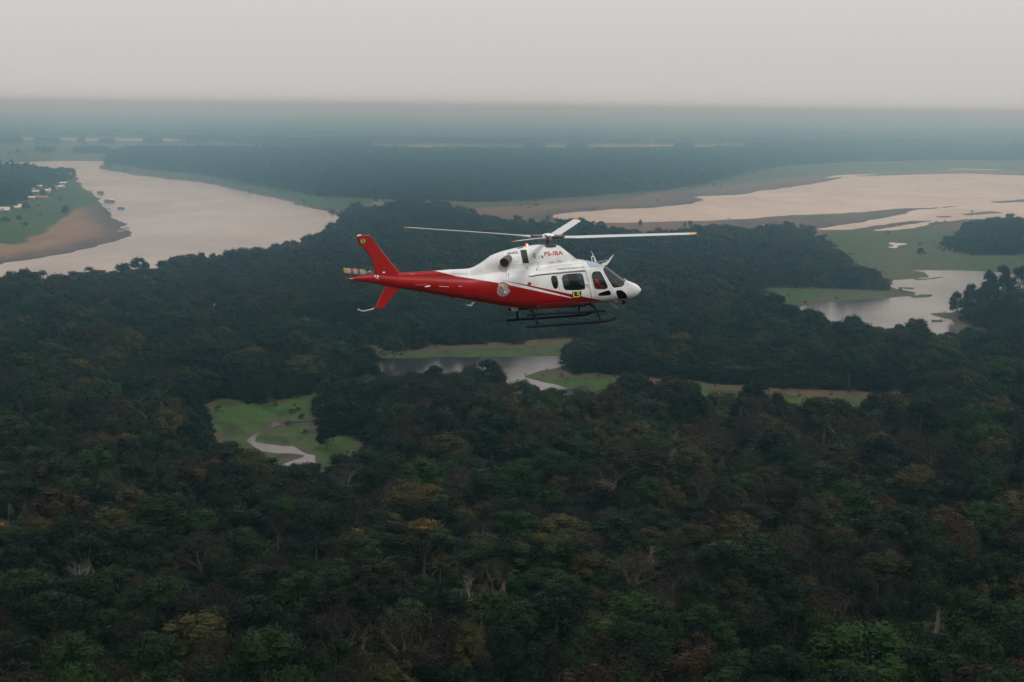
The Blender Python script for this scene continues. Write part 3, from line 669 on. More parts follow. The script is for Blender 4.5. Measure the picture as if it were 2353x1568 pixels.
note(1940, 1545, 15, 1.4, 'fresh_green_tree', 'fresh green tree cut by the bottom edge at the right', v=1)
note(735, 1495, 12, 1.1, 'palm', 'palm with yellow fronds at the bottom, right of the pale spreading bare tree', 'palm tree', 1)
note(70, 1385, 16, 1.3, 'fresh_green_tree', 'fresh green tree near the lower left edge')
note(45, 1525, 15, 1.3, 'fresh_green_tree', 'yellow green tree in the bottom left corner', v=1)
note(945, 1385, 15, 1.4, 'fresh_green_tree', 'fresh green tree at the lower centre, right of the orange row', v=1)
note(395, 1335, 15, 1.2, 'fresh_green_tree', 'yellowish green flat tree at the left, above the dark thin crowned one')
note(470, 1350, 16, 2.0, 'thin_brown_tree', 'wide dark brown thin crowned tree at the lower left')
note(690, 1320, 16, 1.4, 'fresh_green_tree', 'green flat crowned tree at the lower left centre', v=1)
note(1700, 1185, 15, 1.35, 'olive_broadleaf', 'yellowish grey round tree in the right middle of the forest')
note(1840, 1055, 16, 1.2, 'green_broadleaf', 'green round tree standing out in the right forest', v=1)
note(1560, 968, 16, 1.2, 'palm', 'tall palm with drooping straw fronds in the centre right', 'palm tree')
note(1745, 1003, 16, 1.2, 'palm', 'tall palm showing pale dead fronds in the right forest', 'palm tree', 1)
note(1490, 975, 15, 1.2, 'palm', 'palm with brown hanging fronds left of the taller ones', 'palm tree', 1)
note(1420, 955, 16, 1.1, 'palm', 'palm with a pale frond sticking up by the fresh green dome', 'palm tree')
# trees on the river banks and meadows
for i_, (px, py, H, s, k_, l_, v_) in enumerate((
    (167, 388, 19, .62, 'dark_broadleaf', 'tall narrow tree at the tip of the village wood', 0), (146, 394, 17, .6, 'dark_broadleaf', 'round topped tree next to the tip of the village wood', 1),
    (127, 386, 20, .5, 'thin_brown_tree', 'slender tall tree rising over the village wood', 0), (108, 396, 15, .55, 'dark_broadleaf', 'small dark tree in the gap of the village wood', 2),
    (103, 391, 18, .5, 'palm', 'palm leaning out beside the gap of the village wood', 0), (75, 380, 19, .6, 'thin_brown_tree', 'thin crowned tree over the left village wood', 1),
    (86, 391, 15, .9, 'dark_broadleaf', 'round dark tree left of the gap in the village wood', 1))):
    note(px, py, H, s, k_, l_, v=v_)
note(151, 473, 11, .85, 'dark_broadleaf', 'lone dark tree on the green slope by the village', v=1)
note(137, 452, 7, .45, 'dark_broadleaf', 'small bush on the green slope below the houses', 'bush', v=2)
note(16, 452, 12, .9, 'green_broadleaf', 'green tree left of the white roofed houses')
for px, py, H, s, l_ in ((98, 436, 10, .9, 'round tree between the gabled and the rusty roofs of the village'), (122, 428, 9, .7, 'small tree beside the back sheds of the village'), (70, 444, 10, .9, 'round tree behind the reddish walled house'), (60, 466, 9, 1.0, 'bushy tree below the long rusty building'),
    (30, 462, 11, 1.0, 'dark tree behind the cream roofed house at the left'), (12, 500, 6, 1.0, 'low scrub tree on the slope below the left houses'), (44, 497, 5, .7, 'low bush on the green slope at the left'), (58, 512, 5, .6, 'small bush lowest on the green slope at the left')):
    note(px, py, H, s, 'dark_broadleaf', l_, 'bush' if 'bush' in l_ else 'tree')
for px, py, H, s, l_ in ((41, 343, 13, 1.6, 'round tree alone on the far meadow at the left'), (22, 349, 8, .9, 'small tree left in the row on the far meadow'), (62, 347, 8, 1.0, 'small tree right of the round one on the far meadow'),
    (110, 347, 9, 1.3, 'low tree in the far meadow above the river bend'), (158, 345, 14, .7, 'slim tree on the far meadow'), (176, 346, 10, 1.8, 'wide low tree on the far meadow near the promontory'),
    (205, 345, 10, 1.4, 'rounded tree on the far meadow left of the promontory'), (225, 345, 11, 1.2, 'rounded tree where the far meadow meets the promontory'), (272, 341, 15, 2.0, 'big round tree behind the wooded promontory')):
    note(px, py, H, s, 'green_broadleaf', l_)
for px, py, H, s, l_ in ((1218, 505, 12, .8, 'small tree at the bare end of the lake'), (1257, 497, 8, .5, 'tiny tree on the brown flat left of the rotor'), (1472, 507, 8, .5, 'lone little tree on the shore of the lake'), (1587, 508, 8, .55, 'lone little tree farther right on the shore of the lake'),
    (1573, 513, 6, .5, 'low bush beside the right lake shore tree'), (2118, 572, 7, .8, 'small bush on the green meadow left of the wooded island'), (945, 458, 18, 1.3, 'tall dark tree above the river corner'), (968, 456, 17, 1.4, 'tall dark tree right of the one above the river corner'), (915, 462, 17, 1.1, 'dark tree left of the tall pair above the river corner')):
    note(px, py, H, s, 'dark_broadleaf', l_, 'bush' if 'bush' in l_ else 'tree')
for px, py, H, s, l_, v_ in ((2305, 612, 26, 1.3, 'tall tree with open crown on the right lagoon shore', 0), (2275, 622, 24, 1.1, 'tall dark tree left of the tallest on the right lagoon shore', 1), (2345, 612, 26, 1.4, 'tall tree at the right edge over the lagoon', 2),
    (2232, 655, 19, 1.1, 'spreading tree leaning over the right lagoon', 0), (2200, 672, 15, 1.0, 'leftmost dark tree overhanging the right lagoon', 1), (2262, 660, 18, .9, 'tree between the spreading and the tall ones on the right lagoon shore', 2), (2290, 690, 16, 1.5, 'bushy tree in front of the tall ones at the right lagoon', 1)):
    note(px, py, H, s, 'dark_broadleaf', l_, v=v_)
note(750, 985, 8, .75, 'dark_broadleaf', 'small round tree alone on the green of the lower lagoon', v=1)
note(905, 770, 13, 1.2, 'green_broadleaf', 'round tree standing forward on the grassy far bank of the channel')
nxy = np.array([(n_[0].x, n_[0].y) for n_ in NOTE]); nr_ = np.array([n_[2] * 4.2 for n_ in NOTE])
def clear_of_notes(X, Y):
    k = np.ones(len(X), bool)
    for (nx_, ny_), r_ in zip(nxy, nr_): k &= (X - nx_) ** 2 + (Y - ny_) ** 2 > r_ * r_
    return k
def pick_kind(X, Y, mid=False):
    n = len(X); u = RS.uniform(0, 1, n)
    p1 = fbm(X / 70, Y / 90, 91) ; p2 = fbm(X / 50, Y / 60, 95); p3 = fbm(X / 60, Y / 60, 99)
    names = np.full(n, 'dark_broadleaf', dtype=object)
    names[u < .40 + p1 * .3] = 'green_broadleaf'
    u2 = RS.uniform(0, 1, n)
    near = Y < 820
    names[(u2 < .22 + p2 * .6) & (RS.uniform(0, 1, n) < .7)] = 'olive_broadleaf'
    band = (Y > 500) & (Y < 760) & (X > -30)
    names[band & (RS.uniform(0, 1, n) < .38)] = 'olive_broadleaf'
    names[(u2 > .93 + p2 * .1)] = 'fresh_green_tree'
    u3 = RS.uniform(0, 1, n)
    names[(u3 < .15 + p3 * .5) & near] = 'thin_brown_tree'
    names[(u3 > .975)] = 'rusty_tree'
    u4 = RS.uniform(0, 1, n)
    names[(u4 < .07 + .4 * p2) & near & (Y > 430)] = 'palm'
    names[(u4 > .985) & (Y < 1000)] = 'bare_tree'
    names[(u4 > .975) & (u4 < .981) & (Y < 1400)] = 'orange_blossom_tree'
    return names
# --- nearest forest
X, Y, Z, Fe = grid_pts(330, 1150, 8.4)
k = clear_of_notes(X, Y); X, Y, Z, Fe = X[k], Y[k], Z[k], Fe[k]
names = pick_kind(X, Y)
names[(Fe < 9) & (RS.uniform(0, 1, len(X)) < .85)] = 'leafy_edge_tree'
big = RS.uniform(0, 1, len(X)) ** 3
scx = (.72 + .30 * RS.uniform(0, 1, len(X)) + .75 * big) * 1.04
und = fbm(X / 55, Y / 75, 131, 2)
hgt = (10.5 + RS.uniform(-3, 2.5, len(X)) + 6.5 * big + 7.5 * und) / 13.0
hgt = np.where(Fe < 12, hgt * .74, hgt)
kidx = np.array([RS.choice(KI[q]) for q in names])
rzs = RS.uniform(0, 6.283, len(X))
# the ones that show largest become things of their own
v = np.column_stack([X, Y, Z + 12 - CAM_H])
dep = v @ np.array(fw); sx_ = CX + FPX * (v @ np.array(rt)) / dep; sy_ = CY - FPX * (v @ np.array(up)) / dep
inview = (sx_ > -25) & (sx_ < 2378) & (sy_ < 1640)
order = np.argsort(np.where(inview, dep / scx, 1e9))[:300 - 0]
single = np.zeros(len(X), bool); single[order] = True
ns = ~single
o = scatter('forest_canopy', PROTO, np.column_stack([X, Y, Z])[ns], kidx[ns], rzs[ns], np.column_stack([scx, scx, hgt])[ns])
tag(o, 'dense mixed tropical forest canopy of green, olive and brown crowns filling the middle ground', 'forest', kind='stuff')
ADJ = {'leafy_edge_tree': ('dark green bushy tree', 'tree', 'bushy trees of the near canopy'), 'dark_broadleaf': ('dark green rounded tree', 'tree', 'dark green trees of the near canopy'), 'green_broadleaf': ('mid green rounded tree', 'tree', 'mid green trees of the near canopy'),
  'olive_broadleaf': ('olive green tree', 'tree', 'olive trees of the near canopy'), 'fresh_green_tree': ('fresh green flat topped tree', 'tree', 'fresh green trees of the near canopy'),
  'orange_blossom_tree': ('orange blossoming tree', 'tree', 'orange blossoming trees of the near canopy'), 'rusty_tree': ('rusty brown tree', 'tree', 'rusty trees of the near canopy'),
  'thin_brown_tree': ('grey brown thin crowned tree', 'tree', 'thin crowned brown trees of the near canopy'), 'bare_tree': ('pale leafless tree', 'tree', 'leafless trees of the near canopy'), 'palm': ('feathery palm tree', 'palm tree', 'palms of the near canopy')}
def place_tree(loc, rz, sx, sz, ki, label, cat, group=None):
    key, cm, tm = SPEC[ki]
    nm = {'palm': 'palm_tree', 'bare_tree': 'leafless_tree', 'thin_brown_tree': 'brown_tree'}.get(key, 'broadleaf_tree' if 'broadleaf' in key else key)
    e_ = empty(nm, loc, rz); e_.scale = (sx, sx, sz); tag(e_, label, cat, group)
    c_ = bpy.data.objects.new('crown', cm); COL.objects.link(c_); c_.parent = e_
    t_ = bpy.data.objects.new('trunk', tm); COL.objects.link(t_); t_.parent = e_
for q in order:
    a_, c_, gname = ADJ[names[q]]
    size_w = 'small ' if scx[q] < .92 else ('large ' if scx[q] > 1.2 else '')
    hz = ('at the far left', 'at the left', 'left of centre', 'just left of centre', 'just right of centre', 'right of centre', 'at the right', 'at the far right')[int(np.clip(sx_[q] / 2353 * 8, 0, 7))]
    vt = 'cut by the bottom edge' if sy_[q] > 1530 else ('near the bottom' if sy_[q] > 1450 else ('low in the near forest' if sy_[q] > 1370 else 'higher in the near forest'))
    place_tree((X[q], Y[q], Z[q]), rzs[q], scx[q], hgt[q], kidx[q], '%s%s %s, %s' % (size_w, a_, vt, hz), c_, gname)
for p_, H_, s_, k_, l_, c_, v_ in NOTE:
    place_tree((p_.x, p_.y, .8), RS.uniform(0, 6.28), s_, H_ / 13.0, KI[k_][v_ % len(KI[k_])], l_, c_)
# --- scrub and tall weeds on the open banks: uncountable low tufts
xs0 = np.concatenate([RS.uniform(-1400, 1500, 120000), RS.uniform(-330, 520, 26000)]); ys0 = np.concatenate([RS.uniform(650, 4200, 120000), RS.uniform(650, 1150, 26000)])
k = np.abs(np.arctan2(xs0, ys0)) < HALF; xs0, ys0 = xs0[k], ys0[k]
Fs, Ws, Gs = fields(xs0, ys0)
pr_ = np.clip(fbm(xs0 / 45, ys0 / 60, 171) * 1.6 - .25, 0, 1) * .55 + ss(-22, -2, Fs) * .75 + ss(-9, -1, Ws) * .12
k = (Fs < 1) & (Ws < -2.5) & (RS.uniform(0, 1, len(xs0)) < pr_ * np.where(ys0 < 1200, .16, .5)); xs0, ys0, Fs, Ws = xs0[k], ys0[k], Fs[k], Ws[k]; n = len(xs0)
sc_ = (.08 + .22 * RS.uniform(0, 1, n) ** 2.5 + .14 * ss(-10, 0, Fs)) * np.clip(ys0 / 1400, .8, 1.6)
o = scatter('bank_scrub', PROTO_MID, np.column_stack([xs0, ys0, land_height(xs0, ys0, Fs, Ws)]), RS.choice([0, 2, 4, 4, 5, 8], n), RS.uniform(0, 6.28, n), np.column_stack([sc_ * 1.3, sc_ * 1.3, sc_ * .7]))
tag(o, 'low scrub and weeds on the grassy and muddy banks', 'scrub', kind='stuff')
print('scrub', n)
# --- middle and far forest
X, Y, Z, Fe = grid_pts(1150, 2600, 9.4, edge=1)
k = clear_of_notes(X, Y); X, Y, Z, Fe = X[k], Y[k], Z[k], Fe[k]
n = len(X); u = RS.uniform(0, 1, n); p1 = fbm(X / 120, Y / 160, 91)
kd = RS.randint(0, 4, n); kd[(u < .2 + p1 * .4)] = 4; kd[u > .955] = 5; kd[(u > .94) & (u < .955)] = 7; kd[(u > .93) & (u < .94) & (Y < 1700)] = 6; kd[(u > .82) & (u < .9)] = 8
big = RS.uniform(0, 1, n) ** 3; scx = .8 + .3 * RS.uniform(0, 1, n) + 1.1 * big
hgt = (10.5 + RS.uniform(-3, 3, n) + 7 * big + 8 * fbm(X / 60, Y / 95, 133, 2)) / 13 * np.where(Fe < 9, .72, 1)
scx = np.where(Fe < 12, scx * .8, scx)
o = scatter('river_forest', PROTO_MID, np.column_stack([X, Y, Z]), kd, RS.uniform(0, 6.28, n), np.column_stack([scx, scx, hgt]))
tag(o, 'bluish green forest around the helicopter and beyond the lagoons', 'forest', kind='stuff')
X, Y, Z, Fe = grid_pts(2600, 6800, 14.5, edge=4)
k = clear_of_notes(X, Y); X, Y, Z = X[k], Y[k], Z[k]; n = len(X)
scx = 1.6 + .6 * RS.uniform(0, 1, n); hgt = (12 + RS.uniform(-3.5, 4, n) + 5 * RS.uniform(0, 1, n) ** 4) / 13
o = scatter('distant_forest', PROTO_FAR, np.column_stack([X, Y, Z]), RS.randint(0, 6, n), RS.uniform(0, 6.28, n), np.column_stack([scx, scx, hgt]))
tag(o, 'hazy blue forest on the far side of the river and lake', 'forest', kind='stuff')
X, Y, Z, Fe = grid_pts(6800, 33000, 112, .3, edge=10); n = len(X)
o = scatter('horizon_forest', PROTO_PATCH, np.column_stack([X, Y, Z]), RS.randint(0, 3, n), RS.uniform(0, 6.28, n), np.column_stack([np.ones(n) * 1.1, np.ones(n) * 1.1, RS.uniform(.8, 1.4, n) + .6 * fbm(X / 900, Y / 2500, 141)]))
tag(o, 'pale blue forest fading into haze at the horizon', 'forest', kind='stuff')

# ------------------------------------------------------------------ helicopter
# local frame: origin at the rotor hub, X forward, Y to its left, Z up
YAW, NOSEUP, HD = RAD(19), RAD(2.6), 72.2
SRC = 4096 / 2353.0
def sray(px, py): return ray(px / SRC, py / SRC)
_d = sray(2192, 948); HUB = C0 + _d * (HD / _d.dot(fw))
HM = Matrix.Translation(HUB) @ Matrix.Rotation(YAW, 4, 'Z') @ Matrix.Rotation(-NOSEUP, 4, 'Y')
HI = HM.inverted(); HO = HI @ C0
def ldir(px, py): return (HI.to_3x3() @ sray(px, py)).normalized()
def L(px, py, y=0.0):
    d = ldir(px, py); q = (y - HO.y) / d.y; return HO + d * q
heli = empty('helicopter', HUB); heli.matrix_world = HM
tag(heli, 'red and white rescue helicopter with black skids flying over the forest, nose to the right', 'helicopter')

WHITE = flat('white_gloss_paint', (.78, .78, .78), .28, coat=.5, noise=.03, nscale=1.5)
REDP = flat('red_gloss_paint', (.30, .003, .002), .42, spec=.35, coat=.08, noise=.06, nscale=2)
BLACK = flat('black_tube_paint', (.006, .007, .009), .6, spec=.15)
DARK = flat('dark_interior', (.03, .03, .033), .8)
SEAL = flat('black_rubber_seal', (.01, .01, .01), .6)
METAL = flat('machined_metal', (.30, .30, .31), .35, metal=.9)
DMETAL = flat('dark_metal', (.06, .06, .065), .45, metal=.6)
EXH = flat('heat_stained_steel', (.20, .15, .12), .35, metal=.9, noise=.3, nscale=8)
YEL = flat('yellow_tip_paint', (.75, .36, .02), .4)
LYEL = flat('yellow_lettering', (.75, .72, .05), .5)
LRED = flat('red_lettering', (.42, .01, .01), .5)
LDARK = flat('dark_lettering', (.03, .03, .05), .5)
LWHITE = flat('white_lettering', (.75, .75, .75), .5)
GREYD = flat('grey_panel', (.36, .36, .36), .5)
ORANGE = flat('orange_flight_suit', (.85, .085, .012), .85, noise=.2, nscale=9)
SKIN = flat('skin', (.22, .12, .08), .6)
HAIR = flat('dark_hair', (.02, .015, .012), .8)
def emit(name, c, s):
    m, t_, b = new_mat(name); b.inputs['Base Color'].default_value = (*c, 1); b.inputs['Emission Color'].default_value = (*c, 1); b.inputs['Emission Strength'].default_value = s; return m
def glass(name, tint, gloss=.12):
    m, t_, b = new_mat(name); t_.nodes.remove(b)
    o_ = t_.nodes['Material Output']; tr_ = N(t_, 'ShaderNodeBsdfTransparent'); gl = N(t_, 'ShaderNodeBsdfGlossy'); gl.inputs['Roughness'].default_value = .03
    tr_.inputs[0].default_value = (*tint, 1); fr = N(t_, 'ShaderNodeFresnel'); fr.inputs[0].default_value = 1.5
    ad = N(t_, 'ShaderNodeMath', operation='ADD'); ad.inputs[1].default_value = gloss - .04; t_.links.new(fr.outputs[0], ad.inputs[0])
    mx_ = N(t_, 'ShaderNodeMixShader'); t_.links.new(ad.outputs[0], mx_.inputs[0]); t_.links.new(tr_.outputs[0], mx_.inputs[1]); t_.links.new(gl.outputs[0], mx_.inputs[2])
    t_.links.new(mx_.outputs[0], o_.inputs['Surface']); return m
GLASS = glass('side_window_glass', (.88, .93, .93), .04); GLASSW = glass('windscreen_glass', (.36, .46, .48), .08); GLASSD = glass('tinted_window_glass', (.22, .25, .27), .06)
SKYL = flat('roof_window_acrylic', (.30, .40, .52), .06, spec=1.0, coat=1.0)  # bluish base colour has the sky's reflection painted in

# silhouette, measured at the centre plane
TOP = [(1391,1114),(1430,1106),(1493,1096),(1600,1101),(1740,1100),(1867,1098),(1931,1089),(2007,1070),(2100,1052),(2200,1043),(2303,1037),(2338,1040.5),(2370,1048),(2405,1058),(2419,1066),(2450,1088),(2479,1110),(2496,1119),(2512,1124),(2543,1136),(2555,1146),(2562,1156)]
BOT = [(1391,1119),(1472,1131),(1539,1143),(1600,1153.5),(1686,1167.5),(1808,1189),(1931,1210),(1980,1219.5),(2070,1231),(2145,1234.5),(2208,1233),(2250,1228.7),(2310,1218),(2379,1211),(2422,1207),(2474,1201),(2512,1195),(2543,1183),(2556,1173),(2562,1162)]
def xz(lst):
    a = np.array([(L(p[0], p[1]).x, L(p[0], p[1]).z) for p in lst]); return a[np.argsort(a[:, 0])]
TT, BB = xz(TOP), xz(BOT)
def xat(px, py=1100): return L(px, py).x
WW = np.array([(xat(p), w) for p, w in ((1391,.02),(1430,.07),(1493,.13),(1600,.21),(1740,.32),(1867,.46),(1931,.57),(1990,.69),(2050,.77),(2120,.82),(2300,.83),(2380,.79),(2430,.73),(2475,.62),(2512,.46),(2540,.29),(2555,.15),(2562,.03))])
EE = np.array([(xat(p), w) for p, w in ((1391, 2.0), (1867, 2.1), (2000, 2.6), (2120, 3.0), (2380, 2.9), (2450, 2.5), (2562, 2.0))])
def smooth_interp(x, tab):
    h = .05; return (np.interp(x - h, tab[:, 0], tab[:, 1]) + 2 * np.interp(x, tab[:, 0], tab[:, 1]) + np.interp(x + h, tab[:, 0], tab[:, 1])) / 4
def body_ring(x, inset=0.0, n=44):
    zt = smooth_interp(x, TT) - inset; zb = smooth_interp(x, BB) + inset; w = max(.004, smooth_interp(x, WW) - inset); e_ = np.interp(x, EE[:, 0], EE[:, 1])
    if zt - zb < .01: zt = zb = (zt + zb) / 2; zt += .004; zb -= .004
    zc = (zt + zb) / 2; h = (zt - zb) / 2
    out = []
    for k in range(n):
        a = 2 * math.pi * (k + .5) / n; c, s = math.cos(a), math.sin(a)
        out.append((x, w * math.copysign(abs(c) ** (2 / e_), c), zc + h * math.copysign(abs(s) ** (2 / e_), s)))
    return out
def loft(rings, m=0, cap=True):
    n = len(rings[0]); G_ = Geo(); v = [p for r in rings for p in r]
    f = [(i * n + j, i * n + (j + 1) % n, (i + 1) * n + (j + 1) % n, (i + 1) * n + j) for i in range(len(rings) - 1) for j in range(n)]
    if cap: f += [tuple(reversed(range(n))), tuple(range((len(rings) - 1) * n, len(rings) * n))]
    return G_.add(v, f, m)
X0, X1 = xat(1391, 1116), xat(2562, 1159)
xs_ = np.concatenate([np.linspace(X0, xat(1980), 34)[:-1], np.linspace(xat(1980), xat(2500), 56)[:-1], X1 - (X1 - xat(2500)) * (1 - np.sin(np.linspace(0, math.pi / 2, 14)))])
body = loft([body_ring(x) for x in xs_])
CTOP = xz([(1560,1097),(1600,1091.5),(1740,1083.5),(1800,1079),(1867,1076),(1882,1074),(1900,1067),(1931,1048.5),(1968,1021),(2007,1007),(2063,993),(2102,986.5),(2144,980),(2219,979),(2233,982),(2303,1036),(2316,1044)])
CW = np.array([(xat(p), w) for p, w in ((1560,.05),(1600,.10),(1740,.14),(1867,.19),(1931,.30),(1990,.42),(2063,.50),(2200,.52),(2240,.48),(2280,.36),(2303,.22),(2316,.10))])
def cowl_ring(x, n=28):
    zt = smooth_interp(x, CTOP); zb = np.interp(x, TT[:, 0], TT[:, 1]) - np.interp(x, [xat(1560), xat(1950), xat(2300)], [.12, .35, .12]); w = smooth_interp(x, CW)
    h = zt - zb; out = []
    for k in range(n + 1):
        a = math.pi * k / n; c, s = math.cos(a), math.sin(a)
        out.append((x, w * math.copysign(abs(c) ** (2 / 2.7), c), zb + h * s ** (2 / 3.0)))
    return out
cx_ = np.concatenate([np.linspace(xat(1562), xat(1900), 18)[:-1], np.linspace(xat(1900), xat(2312), 50)])
cowl = loft([cowl_ring(x) for x in cx_])
def bvh(G_): return BVHTree.FromPolygons([Vector(v) for v in np.concatenate(G_.v)], G_.f)
BV = [bvh(body), bvh(cowl)]
def S(px, py, off=.006, ymin=None):
    d = ldir(px, py); best = None
    for b_ in BV:
        h = b_.ray_cast(HO, d)
        if h[0] is not None and (best is None or h[3] < best[1]): best = (h[0], h[3], h[1])
    if best is None: return L(px, py, 0)
    n_ = best[2]
    if n_.dot(d) > 0: n_ = -n_
    return best[0] + n_ * off
def zB(*p): return [(2250 + a * .17216, 960 + b * .17216) for a, b in p]
def z2(*p): return [(1980 + a * .29981, 860 + b * .29981) for a, b in p]
def z1(*p): return [(1380 + a * .30612, 840 + b * .30612) for a, b in p]
def z5(*p): return [(2000 + a * .17, 860 + b * .17) for a, b in p]
def z8(*p): return [(1960 + a * .2295, 1180 + b * .2295) for a, b in p]
def dens(poly, step=3.0):
    out = []
    for k in range(len(poly)):
        a, b = poly[k], poly[(k + 1) % len(poly)]; m = max(1, int(math.hypot(b[0] - a[0], b[1] - a[1]) / step))
        out += [(a[0] + (b[0] - a[0]) * q / m, a[1] + (b[1] - a[1]) * q / m) for q in range(m)]
    return out
def chaikin(poly, it=2):
    for _ in range(it):
        out = []
        for k in range(len(poly)):
            a, b = poly[k], poly[(k + 1) % len(poly)]
            out += [(a[0] * .75 + b[0] * .25, a[1] * .75 + b[1] * .25), (a[0] * .25 + b[0] * .75, a[1] * .25 + b[1] * .75)]
        poly = out
    return poly
def patch(name, poly, m, off=.006, parent=None, step=3.0):
    poly = dens(poly, step); c = (sum(p[0] for p in poly) / len(poly), sum(p[1] for p in poly) / len(poly)); n = len(poly)
    v = []; f = []; ks = (1, .75, .5, .25)
    for q in ks: v += [tuple(S(c[0] + (p[0] - c[0]) * q, c[1] + (p[1] - c[1]) * q, off)) for p in poly]
    v.append(tuple(S(c[0], c[1], off)))
    for i in range(len(ks) - 1): f += [(i * n + j, i * n + (j + 1) % n, (i + 1) * n + (j + 1) % n, (i + 1) * n + j) for j in range(n)]
    f += [((len(ks) - 1) * n + j, (len(ks) - 1) * n + (j + 1) % n, len(ks) * n) for j in range(n)]
    return Geo().add(v, f).build(name, m, parent or heli)
def seam(name, pts, m, r=.006, off=.0, parent=None, n=5, sq=(1, 1)):
    q = [];
    for a, b in zip(pts[:-1], pts[1:]):
        k = max(1, int(math.hypot(b[0] - a[0], b[1] - a[1]) / 5)); q += [(a[0] + (b[0] - a[0]) * i / k, a[1] + (b[1] - a[1]) * i / k) for i in range(k)]
    q.append(pts[-1]); return Geo().tube([S(*p, off) for p in q], r, n, sq=sq).build(name, m, parent or heli, 60)
def txt(s, p0, p1, size, m, name='lettering', off=.012, bold=.0, parent=None, upx=None, surf=True):
    """letters laid on the skin: baseline from p0 to p1, cap height size (source pixels)"""
    cu = bpy.data.curves.new('txt', 'FONT'); cu.body = s; cu.size = 1; cu.resolution_u = 3; cu.offset = bold
    o = bpy.data.objects.new('txt', cu); COL.objects.link(o); dg = bpy.context.evaluated_depsgraph_get(); dg.update()
    me_ = bpy.data.meshes.new_from_object(o.evaluated_get(dg)); bpy.data.objects.remove(o)
    co = np.array([v.co[:] for v in me_.vertices]); w = co[:, 0].max() - co[:, 0].min(); x0 = co[:, 0].min()
    du = ((p1[0] - p0[0]), (p1[1] - p0[1])); ln = math.hypot(*du); upv = upx or (du[1] / ln, -du[0] / ln)
    for v in me_.vertices:
        u_ = (v.co.x - x0) / w; h_ = v.co.y / .70 * size
        px, py = p0[0] + du[0] * u_ + upv[0] * h_, p0[1] + du[1] * u_ + upv[1] * h_
        v.co = S(px, py, off)
    me_.materials.clear(); me_.materials.append(m)
    ob = bpy.data.objects.new(name, me_); COL.objects.link(ob); ob.parent = parent or heli; return ob

# two-tone paint as function of position on the airframe
PM, pt, pb = new_mat('red_and_white_airframe_paint')
ptc = N(pt, 'ShaderNodeTexCoord'); psx = N(pt, 'ShaderNodeSeparateXYZ'); pt.links.new(ptc.outputs['Object'], psx.inputs[0])
XA, XB, ZA, ZB = X0 - .1, X1 + .1, -3.2, 1.2
def curve_of(pts):
    q = [S(*p, 0) for p in pts]; fc = N(pt, 'ShaderNodeFloatCurve'); cm = fc.mapping; cm.use_clip = False
    pl = [((v.x - XA) / (XB - XA), (v.z - ZA) / (ZB - ZA)) for v in q]; pl.sort()
    cv = cm.curves[0]
    while len(cv.points) < len(pl): cv.points.new(.5, .5)
    for a, b in zip(cv.points, pl): a.location = b; a.handle_type = 'VECTOR'
    cm.update(); pt.links.new(xn.outputs[0], fc.inputs['Value'])
    mr = N(pt, 'ShaderNodeMapRange'); mr.clamp = False; mr.inputs[3].default_value = ZA; mr.inputs[4].default_value = ZB; pt.links.new(fc.outputs[0], mr.inputs[0]); return mr.outputs[0]
def lt(a, b):
    n_ = N(pt, 'ShaderNodeMath', operation='LESS_THAN'); pt.links.new(a, n_.inputs[0]); pt.links.new(b, n_.inputs[1]); return n_.outputs[0]
def mth(op, a, b):
    n_ = N(pt, 'ShaderNodeMath', operation=op); pt.links.new(a, n_.inputs[0]); pt.links.new(b, n_.inputs[1]); return n_.outputs[0]
xn = N(pt, 'ShaderNodeMapRange'); xn.inputs[1].default_value = XA; xn.inputs[2].default_value = XB; pt.links.new(psx.outputs[0], xn.inputs[0])
E1 = curve_of([(1420,1105),(1735,1084),(1745,1085),(1824,1105),(1980,1130),(2055,1145),(2241,1184.5),(2289,1193.5),(2300,1181),(2364,1194),(2427,1206.5),(2540,1186)])
# tail end: everything red, so lift the first knots far above the skin
for nd in pt.nodes:
    if nd.type == 'FLOATCURVE':
        for k_ in (0, 1): q_ = nd.mapping.curves[0].points[k_]; q_.location = (q_.location[0], 1.0)
        ql = nd.mapping.curves[0].points[-1]; ql.location = (ql.location[0], 0.0); nd.mapping.update()
E2 = curve_of([(1700,1140),(1998,1119.5),(2112,1146),(2241,1178),(2286,1190.5),(2300,1195),(2420,1207)])
E3 = curve_of([(1700,1140),(1995,1118.8),(2112,1140.5),(2280,1176),(2364,1194),(2420,1206)])
red = mth('MAXIMUM', lt(psx.outputs[2], E1), mth('MULTIPLY', lt(E2, psx.outputs[2]), lt(psx.outputs[2], E3)))
x_lim = N(pt, 'ShaderNodeMath', operation='GREATER_THAN'); pt.links.new(psx.outputs[0], x_lim.inputs[0]); x_lim.inputs[1].default_value = S(1997,1119,0).x
red = mth('MAXIMUM', lt(psx.outputs[2], E1), mth('MULTIPLY', mth('MULTIPLY', lt(E2, psx.outputs[2]), lt(psx.outputs[2], E3)), x_lim.outputs[0]))
x_tail = N(pt, 'ShaderNodeMath', operation='LESS_THAN'); pt.links.new(psx.outputs[0], x_tail.inputs[0]); x_tail.inputs[1].default_value = S(1738, 1090, 0).x
red = mth('MAXIMUM', red, x_tail.outputs[0])
pm = N(pt, 'ShaderNodeMix', data_type='RGBA'); pm.inputs[6].default_value = (.78, .78, .78, 1); pm.inputs[7].default_value = (.30, .003, .002, 1); pt.links.new(red, pm.inputs[0])
pn = N(pt, 'ShaderNodeTexNoise'); pn.inputs['Scale'].default_value = 2.2; pn.inputs['Detail'].default_value = 7; pt.links.new(ptc.outputs['Object'], pn.inputs[0])
pr = N(pt, 'ShaderNodeMapRange'); pr.inputs[1].default_value = .3; pr.inputs[2].default_value = .7; pr.inputs[3].default_value = .78; pr.inputs[4].default_value = 1.05; pt.links.new(pn.outputs[0], pr.inputs[0])
